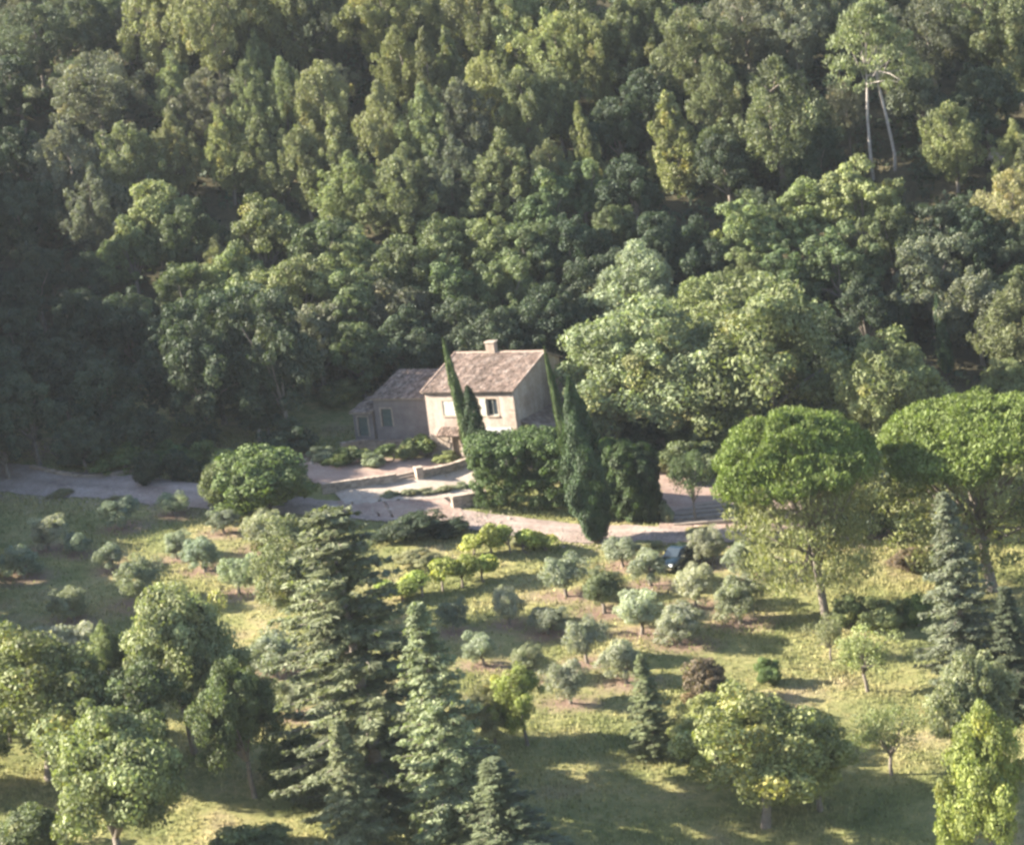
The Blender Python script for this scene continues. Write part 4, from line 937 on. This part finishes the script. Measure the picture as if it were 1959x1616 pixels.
# ------------------------------------------------------------------ wood behind the house (top x, top y in photo pixels; metres)
WOOD_ = [
 # big trees right of the house
 ('softtree@', 1268, 866, 325, 286, 'SM', 'great silvery broadleaf tree right of the farmhouse with sunlit forked trunk', 0),
 ('softtree', 1215, 472, 10.0, 9.5, 'S', 'rounded pale tree above the great silvery one'),
 ('softtree', 1355, 530, 11, 10.5, 'OL', 'light tree between the great silvery one and the wide green one'),
 ('softtree', 1425, 478, 7.5, 6.0, 'OL', 'upright light tree above the wide green one'),
 ('softtree@', 1490, 880, 350, 325, 'OM', 'wide green tree behind the umbrella pine', 1),
 ('softtree@', 1400, 878, 190, 190, 'O', 'mid green tree under the wide green one, behind the terrace'),
 ('oak', 1590, 600, 8.0, 6.5, 'OD', 'dark tree at the right flank of the wide green one'),
 ('softtree@', 1722, 885, 225, 245, 'OL', 'pale rounded tree between the two umbrella pines', 2),
 ('oak', 1690, 700, 7, 6, 'S', 'silvery tree low between the two umbrella domes'),
 ('oak', 1775, 462, 9.0, 8.5, 'OG', 'grey green oak above the two thin cypresses'),
 ('oak', 1865, 520, 9.0, 7.5, 'OG', 'brownish grey oak right of the thin cypresses'),
 ('pine', 1950, 545, 10.0, 6.5, 'P', 'soft light pine at the right edge below the pale yellow one'),
 ('pinebroad', 1945, 328, 9.0, 8.0, 'YP', 'pale yellow pine cut by the right edge', 0),
 ('oak', 1930, 690, 7.0, 6.0, 'OL', 'light tree above the right umbrella dome'),
 ('ivyoak', 1435, 375, 9.0, 7.0, 'OL', 'leafy oak hung with trailing growth, left one under the young pines'),
 ('ivyoak', 1530, 345, 9.0, 7.5, 'OL', 'leafy oak hung with trailing growth in the middle of the right wood'),
 ('ivyoak', 1640, 315, 10.5, 9.0, 'OL', 'biggest trailing oak, below the twin trunked pine', 1),
 ('ivyoak', 1600, 440, 9.0, 8.0, 'O', 'trailing oak in front of the biggest one'),
 ('ivyoak', 1505, 470, 8.0, 6.5, 'O', 'shaded trailing oak above the upright light tree'),
 ('oak', 1700, 400, 8.5, 7.0, 'O', 'oak right of the biggest trailing oak'),
 ('oak', 1650, 530, 8, 7, 'OD', 'dark oak left of the thin cypresses'),
 ('oak', 1790, 390, 7.5, 7.0, 'OD', 'dark oak below the bright young pine on the right'),
 ('oak', 1865, 400, 7.5, 6.5, 'OD', 'dark oak left of the pale yellow pine'),
 ('tallpine', 1660, 5, 17, 10.5, 'P', 'tall pine with two bare pale trunks', 0, 0.0),
 ('pine', 1488, 125, 13.5, 8.5, 'P', 'tall dense pine left of the twin trunked one', 1),
 ('pineyoung', 1283, 186, 9.5, 5.6, 'PB', 'bright conical pine with two tips', 0),
 ('pineyoung', 1113, 210, 8.0, 3.2, 'PB', 'bright narrow pine left of the two tipped one', 1),
 ('pineyoung', 1042, 250, 6.0, 2.6, 'P', 'small narrow young pine left of the bright narrow one', 1),
 ('pine', 1818, 205, 8.5, 5.6, 'PB', 'bright bushy pine in the right wood', 2),
 ('pine', 1945, 240, 7.0, 4.0, 'PB', 'bright small pine at the right edge above the rocks', 0),
 ('pinebroad', 1320, 25, 12.5, 8.0, 'P', 'big light pine hanging over the two tipped pine', 1),
 ('pine', 1372, 120, 9.5, 5.0, 'P', 'pine right of and below the big hanging one', 3),
 ('pinebroad', 1425, -25, 11, 8.0, 'PG', 'broad pine top above the tall dense pine, left'),
 ('pinebroad', 1520, -20, 11, 8.0, 'PG', 'broad pine top above the tall dense pine, right'),
 ('pine', 1585, -40, 11, 6.5, 'PD', 'dark pine behind the left of the twin trunked pine'),
 ('pinebroad', 1780, -10, 11.5, 8.0, 'PG', 'broad greyish pine right of the twin trunked pine'),
 ('pinebroad', 1870, -35, 11.5, 8.0, 'P', 'broad pine at the upper edge right of the greyish one'),
 ('pine', 1940, -10, 11, 6.5, 'P', 'pine in the top right corner'),
 ('oak', 1880, 130, 8, 7, 'OD', 'dark tree under the broad pine near the upper right'), ('oak', 1765, 130, 8, 7, 'PD', 'dark tree right of the twin trunks'), ('oak', 1560, 235, 8, 6, 'OD', 'dark tree left of the twin trunks'),
 # central band above the house
 ('oak', 1010, 430, 8.0, 7.0, 'O', 'oak above the chimney, dark on its right'), ('oak', 1090, 415, 8.0, 7.0, 'OD', 'dark oak under the bright narrow pine'),
 ('oak', 1170, 395, 7.0, 5.0, 'O', 'small green oak under the two tipped pine, left'), ('oak', 1250, 410, 8.0, 7.0, 'OD', 'dark oak under the two tipped pine'),
 ('oak', 1335, 420, 8.0, 7.0, 'OD', 'dark oak between the pale rounded tree and the trailing oaks'), ('oak', 1120, 500, 8.0, 7.0, 'OD', 'dark oak left of the rounded pale tree'),
 ('oak', 1050, 545, 8.5, 7.5, 'OD', 'dark oak behind the right end of the farmhouse roof'), ('oak', 960, 590, 8.0, 7.5, 'OD', 'dark oak right behind the chimney'),
 ('oak', 870, 575, 8.0, 8.0, 'OD', 'dark oak behind the tip of the slim cypress'), ('oak', 780, 590, 7.5, 8.0, 'OD', 'dark oak above the outbuilding roof'),
 ('oak', 960, 500, 8.0, 7.0, 'O', 'mid green oak above the dark one behind the chimney'),
 ('oak', 940, 415, 8.5, 7.0, 'OL', 'light oak under the rounded light pine'), ('oak', 860, 420, 8.5, 7.5, 'O', 'oak left of the light one under the light pine'),
 ('oak', 775, 455, 9.0, 8.5, 'O', 'broad oak in the centre of the wood'), ('oak', 685, 440, 8.5, 8.0, 'OL', 'light oak left of the broad central oak'),
 ('oak', 600, 430, 8.5, 8.0, 'O', 'oak second left of the broad central oak'), ('oak', 495, 380, 9.5, 9.5, 'OL', 'largest light oak of the left wood', 1),
 ('oak', 560, 500, 9.0, 9.0, 'OL', 'light oak below the largest one'), ('oak', 655, 520, 8.5, 8.5, 'O', 'oak right of the light oak below the largest one'),
 ('oak', 745, 540, 8.0, 8.0, 'OG', 'grey green oak above the outbuilding'), ('oak', 600, 590, 8.0, 8.0, 'OG', 'grey green oak left of and above the outbuilding'),
 ('oak', 850, 495, 8.0, 7.5, 'O', 'oak above the tip of the slim cypress'), ('oak', 680, 620, 7.0, 6.5, 'O', 'oak at the left end of the outbuilding roof'),
 ('oak@', 520, 800, 180, 250, 'OD', 'dark oak over the shaded garden'), ('oak', 450, 470, 8.5, 8.0, 'OL', 'light oak at the left foot of the largest one'),
 ('oak', 430, 590, 8.5, 8.0, 'O', 'oak in half shade above the garden'), ('oak', 500, 600, 8.0, 7.0, 'O', 'oak right of the half shaded one above the garden'),
 ('oak', 355, 395, 8.5, 7.0, 'O', 'oak left of the largest light oak'), ('oak', 290, 350, 9.0, 8.5, 'OL', 'light bushy oak under the rounded left pine'),
 ('oak', 245, 420, 8.5, 7.0, 'O', 'oak left below the light bushy one'), ('oak', 345, 510, 8.5, 8.0, 'O', 'oak below the light bushy one, in half shade'),
 ('oak', 240, 560, 9.0, 9.0, 'OD', 'dark oak deep in the shaded left wood'), ('oak', 330, 640, 8.5, 9.0, 'OD', 'dark oak with hidden trunk above the clipped shrubs'),
 ('oak', 140, 560, 8.5, 8.0, 'OD', 'dark oak left of the deepest shaded one'), ('oak', 60, 470, 9.0, 8.5, 'OD', 'dark oak near the left edge, upper'),
 ('oak', 20, 590, 9.0, 8.5, 'OD', 'dark oak at the left edge, middle'), ('oak', 110, 650, 8.0, 8.0, 'OD', 'dark oak with yellowish twigs near the left edge'),
 ('oak', 190, 690, 8.0, 8.0, 'OD', 'dark oak with a few sunlit leaves over the dark garden'), ('oak', 50, 720, 8.0, 8.0, 'OD', 'dark oak low at the left edge above the road'),
 ('oak', 255, 760, 6.0, 6.0, 'OD', 'low dark tree behind the curved border'), ('oak@', 430, 810, 180, 240, 'OD', 'dark oak left of the one over the garden'), ('oak', 150, 800, 5.0, 5.5, 'OD', 'low dark tree nearest the shaded road'),
 ('oak', -30, 660, 9, 9, 'OD', 'dark oak half outside the left edge'), ('oak', 0, 800, 5.5, 6, 'OD', 'low dark tree at the left edge by the road'), ('oak', 500, 735, 5, 6, 'OD', 'low dark tree behind the stone ornament'),
 # pines of the upper wood, left to right
 ('pinebroad', 60, 10, 10, 8.5, 'PD', 'dark broad pine in the top left corner'), ('pine', 160, -20, 10, 6.5, 'PD', 'dark pine second from the top left corner'),
 ('oak', 25, 110, 8.5, 8, 'OD', 'dark tree below the corner pine at the left edge'), ('oak', 30, 240, 8.5, 8, 'OD', 'shaded tree at the left edge left of the broad pine'), ('oak', 40, 350, 8.5, 8, 'OD', 'shaded tree at the left edge under the broad pine'),
 ('pine', 295, -70, 14.5, 6.8, 'P', 'tall light pine bordering the dark corner', 0), ('pinebroad', 175, 108, 10.5, 9.5, 'PG', 'broad layered pine below the dark corner', 1),
 ('pine', 120, 245, 10, 6.5, 'PG', 'greyish pine below the broad layered one'), ('pine', 235, 245, 9.5, 7.0, 'P', 'rounded light pine below the broad layered one', 2), ('pine', 325, 225, 9, 5, 'P', 'narrow pine right of the rounded light one'),
 ('pine', 180, 330, 9.5, 6, 'PG', 'pine with pale hanging lower branches over the dark oaks'),
 ('pinebroad', 400, -35, 13.5, 7.5, 'P', 'big soft pine at the upper edge right of the tall light one', 2), ('pine', 475, -55, 12, 6, 'P', 'pine at the upper edge, second from the tall light one'),
 ('pine', 555, -50, 12, 6.5, 'P', 'pine at the upper edge above the triple tops'), ('pinebroad', 625, -10, 10, 7, 'PD', 'dark grey pine at the upper edge'), ('pine', 330, 110, 9, 5, 'P', 'pine at the foot of the tall light one'),
 ('pine', 475, 132, 10.5, 4.5, 'P', 'left one of three pointed pines'), ('pine', 545, 122, 10.5, 4.5, 'P', 'middle one of three pointed pines'), ('pine', 612, 128, 10.5, 5.5, 'P', 'right one of three pointed pines'),
 ('pine', 425, 215, 9.5, 5.0, 'PB', 'yellowish pine below the three pointed ones, left'), ('pine', 500, 235, 9, 5.5, 'P', 'soft pine below the middle pointed one'), ('pine', 575, 250, 9, 5.5, 'P', 'soft pine below the right pointed one'),
 ('pinebroad', 390, 140, 9, 6.5, 'PG', 'grey pine between the soft big one and the three pointed ones'),
 ('pineyoung', 645, 225, 10, 5.0, 'P', 'narrow pine with a spire top in the middle of the wood', 0), ('pine', 665, 300, 8.5, 6.5, 'PB', 'pale full pine below the spire topped one', 1), ('pine', 760, 310, 9, 7, 'P', 'pale full pine right of the one below the spire', 2),
 ('pine', 730, 165, 10, 5, 'P', 'pine above the pale full ones'), ('pinebroad', 725, -30, 11.5, 8, 'PB', 'bright broad pine with orange tinged tips'), ('pine', 760, 60, 9, 5, 'PB', 'bright pine under the orange tinged one'),
 ('pineyoung', 820, 72, 10, 4.0, 'P', 'pointed pine right of the bright ones', 1), ('pineyoung', 862, 62, 9, 3.6, 'P', 'second pointed pine right of the bright ones', 0),
 ('pine', 905, -40, 12, 6.5, 'P', 'pine at the upper edge above the second pointed one'), ('pine', 985, -35, 12, 6.5, 'P', 'pine at the upper edge left of centre'),
 ('pine', 815, 170, 10, 5.5, 'P', 'pine under the pointed pair, left'), ('pine', 885, 160, 10, 6, 'PG', 'greyer pine under the pointed pair'), ('pine', 930, 110, 9.5, 5, 'PB', 'bright pine right of the pointed pair'),
 ('pine', 968, 262, 10, 7, 'P', 'rounded light pine above the farmhouse', 0), ('pine', 865, 270, 9, 5.5, 'PG', 'pine left of the rounded light one above the farmhouse'),
 ('pine', 1000, 140, 9.5, 5.5, 'P', 'pine above the rounded light one'), ('pinebroad', 1060, 30, 11, 7.5, 'PB', 'bright broad pine right of the centre of the upper edge', 0), ('pine', 1130, 30, 10.5, 6, 'PB', 'bright pine next to the broad one near the upper edge'),
 ('pineyoung', 1142, 88, 8.5, 2.8, 'PB', 'very slim bright pine near the upper edge', 1), ('pine', 1190, 0, 11, 6.5, 'P', 'pine right of the very slim one'), ('pine', 1075, -60, 11, 6.5, 'P', 'pine cut by the upper edge in the centre'),
 ('pine', 1245, -20, 11, 6.5, 'P', 'pine cut by the upper edge left of the big hanging one'), ('pine', 1060, 130, 8.5, 4.8, 'P', 'pine below the bright broad one'),
 ('oak', 1180, 190, 8, 7, 'OD', 'dark tree between the bright narrow and the two tipped pine'), ('oak', 1050, 330, 8, 7, 'O', 'green oak left under the bright narrow pine'), ('oak', 1110, 310, 7, 6, 'O', 'green bushy tree at the foot of the bright narrow pine'),
 ('oak', 1240, 130, 8, 7, 'OD', 'dark tree above the two tipped pine'), ('oak', 1385, 260, 8, 7, 'OD', 'dark tree left of the tall dense pine'), ('oak', 1210, 300, 8, 7, 'OD', 'dark tree at the left foot of the two tipped pine'),
]
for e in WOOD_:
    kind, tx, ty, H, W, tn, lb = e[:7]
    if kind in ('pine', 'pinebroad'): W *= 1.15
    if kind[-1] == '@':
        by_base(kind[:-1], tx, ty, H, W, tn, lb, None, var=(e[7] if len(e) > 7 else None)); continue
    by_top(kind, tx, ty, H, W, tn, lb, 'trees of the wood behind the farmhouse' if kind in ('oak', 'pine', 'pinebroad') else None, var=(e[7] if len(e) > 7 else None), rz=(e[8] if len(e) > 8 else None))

# smaller trees in the gaps of the wood, and trees that go on beyond the edges of the view
PTS = [(p[0], p[1]) for p in PLANTED]
def visible(x, y, z, mx=60):
    u_, v_ = project((x, y, z)); return -mx < u_ < PW + mx and -mx < v_ < PH + mx
def spaced(x, y, d):
    return all((x - a) ** 2 + (y - b) ** 2 > d * d for a, b in PTS[-900:])
nfill = 0
for i in range(6000):
    x = random.uniform(-66, 72); y = random.uniform(2, 118); v = y + .3 * x
    hl = Vector((x - hx, y - hy)); 
    lx = hl.x * math.cos(R(TH)) - hl.y * math.sin(R(TH)); ly = hl.x * math.sin(R(TH)) + hl.y * math.cos(R(TH))
    if -10 < lx < 18 and -6 < ly < 13: continue
    if v < 17 or (v < 26 and x > -15 and x < 12): continue
    if not spaced(x, y, 3.6): continue
    u_, v_ = project((x, y, th(x, y) + 5))
    lower = v < 52
    shade = u_ < 330 and v_ > 300  # shade put into colour: oaks here always take the dark tint
    kind = random.choice(['oak', 'oak', 'oak', 'pine'] if lower else ['pine', 'pinebroad', 'pine', 'oak'])
    zc_ = ('in the shaded left part of the wood' if u_ < 330 else 'among the light oaks and pines left of the farmhouse' if u_ < 700 else 'in the wood straight above the farmhouse' if u_ < 1050 else
           'in the wood around the two tipped pine' if u_ < 1400 else 'near the twin trunked pine and trailing oaks' if u_ < 1720 else 'in the wood near the right edge')
    zr_ = 'high' if v_ < 220 else 'midway' if v_ < 420 else 'low'
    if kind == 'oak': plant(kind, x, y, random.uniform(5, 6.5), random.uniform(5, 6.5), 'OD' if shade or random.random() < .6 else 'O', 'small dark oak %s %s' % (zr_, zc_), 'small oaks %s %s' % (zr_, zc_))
    else: plant(kind, x, y, random.uniform(6, 8), random.uniform(4, 5.5), random.choice(['P', 'PG', 'PD']), 'small pine %s %s' % (zr_, zc_), 'small pines %s %s' % (zr_, zc_))
    PTS.append((x, y)); nfill += 1
    if nfill > 210: break
# the wood on the left, outside the frame, that shades the road and the upper left
for i in range(400):
    x = random.uniform(-84, -50); y = random.uniform(-6, 62)
    u_, v_ = project((x, y, th(x, y) + 6))
    if u_ > -90 or not spaced(x, y, 4.5): continue
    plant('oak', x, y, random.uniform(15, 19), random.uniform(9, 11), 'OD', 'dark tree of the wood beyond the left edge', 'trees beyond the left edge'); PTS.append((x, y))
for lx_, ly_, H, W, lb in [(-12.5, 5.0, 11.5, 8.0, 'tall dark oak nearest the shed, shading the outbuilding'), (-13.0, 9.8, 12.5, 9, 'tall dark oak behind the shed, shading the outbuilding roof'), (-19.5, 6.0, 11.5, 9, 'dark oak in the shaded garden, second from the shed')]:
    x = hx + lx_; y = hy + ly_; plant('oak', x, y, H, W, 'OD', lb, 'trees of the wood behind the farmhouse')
for y, H, W in [(-5, 8.8, 12), (-12, 8.4, 12), (-19.5, 6, 7), (-27, 7.8, 12), (-35, 7.8, 11), (-43, 6, 6), (-49, 8, 8), (-62, 6, 6), (-84, 7, 7)]:
    x = -(y + 262) * .168 - W / 2 - 2.5
    plant('oak', x, y, H, W, 'O', 'tree of the orchard border beyond the left edge', 'trees beyond the left edge')
    plant('oak', x - 8, y + 2, H + .3, W, 'O', 'tree of the orchard border beyond the left edge', 'trees beyond the left edge')

# ------------------------------------------------------------------ undergrowth, grass
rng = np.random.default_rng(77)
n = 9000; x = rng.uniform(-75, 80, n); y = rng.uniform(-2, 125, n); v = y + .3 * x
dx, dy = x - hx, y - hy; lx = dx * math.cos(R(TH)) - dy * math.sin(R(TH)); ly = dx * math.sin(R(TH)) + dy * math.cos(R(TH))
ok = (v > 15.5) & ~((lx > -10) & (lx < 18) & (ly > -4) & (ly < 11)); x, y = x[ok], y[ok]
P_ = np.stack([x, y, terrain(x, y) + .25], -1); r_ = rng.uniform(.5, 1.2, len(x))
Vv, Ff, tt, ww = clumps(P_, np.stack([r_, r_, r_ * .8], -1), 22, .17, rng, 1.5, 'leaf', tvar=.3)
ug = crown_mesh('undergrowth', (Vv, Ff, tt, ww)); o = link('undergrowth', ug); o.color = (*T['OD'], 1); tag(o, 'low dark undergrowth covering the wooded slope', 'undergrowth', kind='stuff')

n = 330000; x = rng.uniform(-62, 66, n); y = rng.uniform(-96, 12, n); v = y + .3 * x
road_o = [o_ for o_ in bpy.data.objects if o_.name in ('road', 'courtyard', 'gravel_terrace', 'earth_bank', 'earth_terrace')]
mask = np.ones(n, bool)
def inside(px_poly):
    W_ = np.array([cast(*p) for p in px_poly]); inn = np.zeros(n, bool); j = len(W_) - 1
    for i in range(len(W_)):
        xi, yi = W_[i]; xj, yj = W_[j]
        with np.errstate(divide='ignore', invalid='ignore'):
            c = ((yi > y) != (yj > y)) & (x < (xj - xi) * (y - yi) / (yj - yi + 1e-12) + xi)
        inn ^= c; j = i
    return inn
mask &= ~inside([(-220, 860), (-20, 882), (120, 901), (260, 910), (400, 928), (560, 945), (570, 884), (640, 886), (740, 876), (905, 866), (912, 990), (1000, 990), (1110, 1002), (1280, 1008), (1262, 890), (1330, 903), (1540, 903), (1540, 1003), (2200, 1008), (2200, 1038), (1600, 1034), (1420, 1038), (1110, 1042), (1000, 1032), (870, 1012), (760, 1004), (660, 994), (560, 987), (400, 977), (260, 964), (120, 954), (-20, 940), (-220, 917)])
mask &= (v < 14)
soilf = np.zeros(n)
for a, b, r_ in SOIL: soilf = np.maximum(soilf, np.exp(-(((x - a) / (r_ * 1.5)) ** 2 + ((y - b) / (r_ * 1.2)) ** 2)))
patch = .5 + .5 * np.sin(x * .33 + 1.3 * np.sin(y * .21)) * np.sin(y * .41 + x * .13)
mask &= rng.random(n) > soilf * .75
mask &= rng.random(n) < .35 + .65 * patch
x, y, pa = x[mask], y[mask], patch[mask]; k = len(x)
z = terrain(x, y); hgt = rng.uniform(.08, .20, k) * (1 + 1.0 * pa); a = rng.uniform(0, math.pi, k); wd = rng.uniform(.05, .12, k)
V0 = np.stack([x - np.cos(a) * wd, y - np.sin(a) * wd, z - .03], -1); V1 = np.stack([x + np.cos(a) * wd, y + np.sin(a) * wd, z - .03], -1)
V2 = np.stack([x + rng.normal(0, .07, k), y + rng.normal(0, .07, k), z + hgt], -1)
Vg = np.stack([V0, V1, V2], 1).reshape(-1, 3); Fg = np.arange(len(Vg)).reshape(-1, 3)
gme_ = np_mesh('grass', Vg, Fg, np.repeat(np.clip(rng.normal(1.05, .2, k), .5, 1.7), 3)); o = link('grass', gme_, GRASS); tag(o, 'rough yellow green grass of the meadow and orchard', 'grass', kind='stuff')

# loose stones on the road and the banks
k = 5200; t_ = rng.random(k); ed = np.array([cast(a_, b_) for a_, b_ in [(-20, 940), (120, 952), (400, 975), (660, 990), (760, 980), (850, 985), (1000, 1028), (1110, 1038), (1280, 1038), (1500, 1030), (1900, 1034)]])
dd = np.r_[0, np.cumsum(np.hypot(*np.diff(ed, axis=0).T))]; sx = np.interp(t_ * dd[-1], dd, ed[:, 0]) + rng.normal(0, .5, k); sy = np.interp(t_ * dd[-1], dd, ed[:, 1]) + rng.normal(.6, 1.3, k)
sz = terrain(sx, sy) + .10; rr = rng.uniform(.03, .10, k) * (1 + (rng.random(k) < .05))
oct_ = np.array([(1, 0, 0), (0, 1, 0), (-1, 0, 0), (0, -1, 0), (0, 0, .8)]); Vs_ = (np.stack([sx, sy, sz], -1)[:, None] + oct_[None] * rr[:, None, None] * rng.uniform(.6, 1.3, (k, 5, 1))).reshape(-1, 3)
Fs_ = (np.arange(k)[:, None, None] * 5 + np.array([(0, 1, 4), (1, 2, 4), (2, 3, 4), (3, 0, 4)])[None]).reshape(-1, 3)
o = link('gravel', np_mesh('gravel', Vs_, Fs_, np.repeat(rng.uniform(.8, 1.4, k), 5)), STONE); tag(o, 'loose pale stones scattered on the dirt road and its verges', 'gravel', kind='stuff')

# ground colours: forest floor, bare soil under the olives
gx, gy = GX.ravel(), GY.ravel(); soil = np.zeros(len(gx))
for a, b, r_ in SOIL: soil = np.maximum(soil, .8 * np.exp(-(((gx - a) / (r_ * 1.6)) ** 2 + ((gy - b) / (r_ * 1.1)) ** 2)))
vg = gy + .3 * gx; soil = np.maximum(soil, .75 * np.exp(-((vg + 3.5) / 4.0) ** 2))
ca = gme.color_attributes.new('zone', 'FLOAT_COLOR', 'POINT')
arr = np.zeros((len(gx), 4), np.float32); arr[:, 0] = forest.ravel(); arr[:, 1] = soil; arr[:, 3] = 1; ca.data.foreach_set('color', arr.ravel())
print('planted', len(PLANTED), 'fill', nfill)

# ------------------------------------------------------------------ the air
hm = bpy.data.materials.new('haze_air'); hm.use_nodes = True; nt = hm.node_tree; nt.nodes.clear()
pv = nt.nodes.new('ShaderNodeVolumePrincipled'); pv.inputs['Color'].default_value = (.80, .86, .95, 1); pv.inputs['Density'].default_value = HAZE; pv.inputs['Anisotropy'].default_value = .2
om = nt.nodes.new('ShaderNodeOutputMaterial'); nt.links.new(pv.outputs[0], om.inputs['Volume'])
zlo = float(GZ.min()) - 1.5; zhi = float(GZ.max()) + 22
hb = MB(); hb.box(-360, 360, -420, 490, zlo, zhi); o = hb.build('haze', hm); tag(o, kind='stuff')
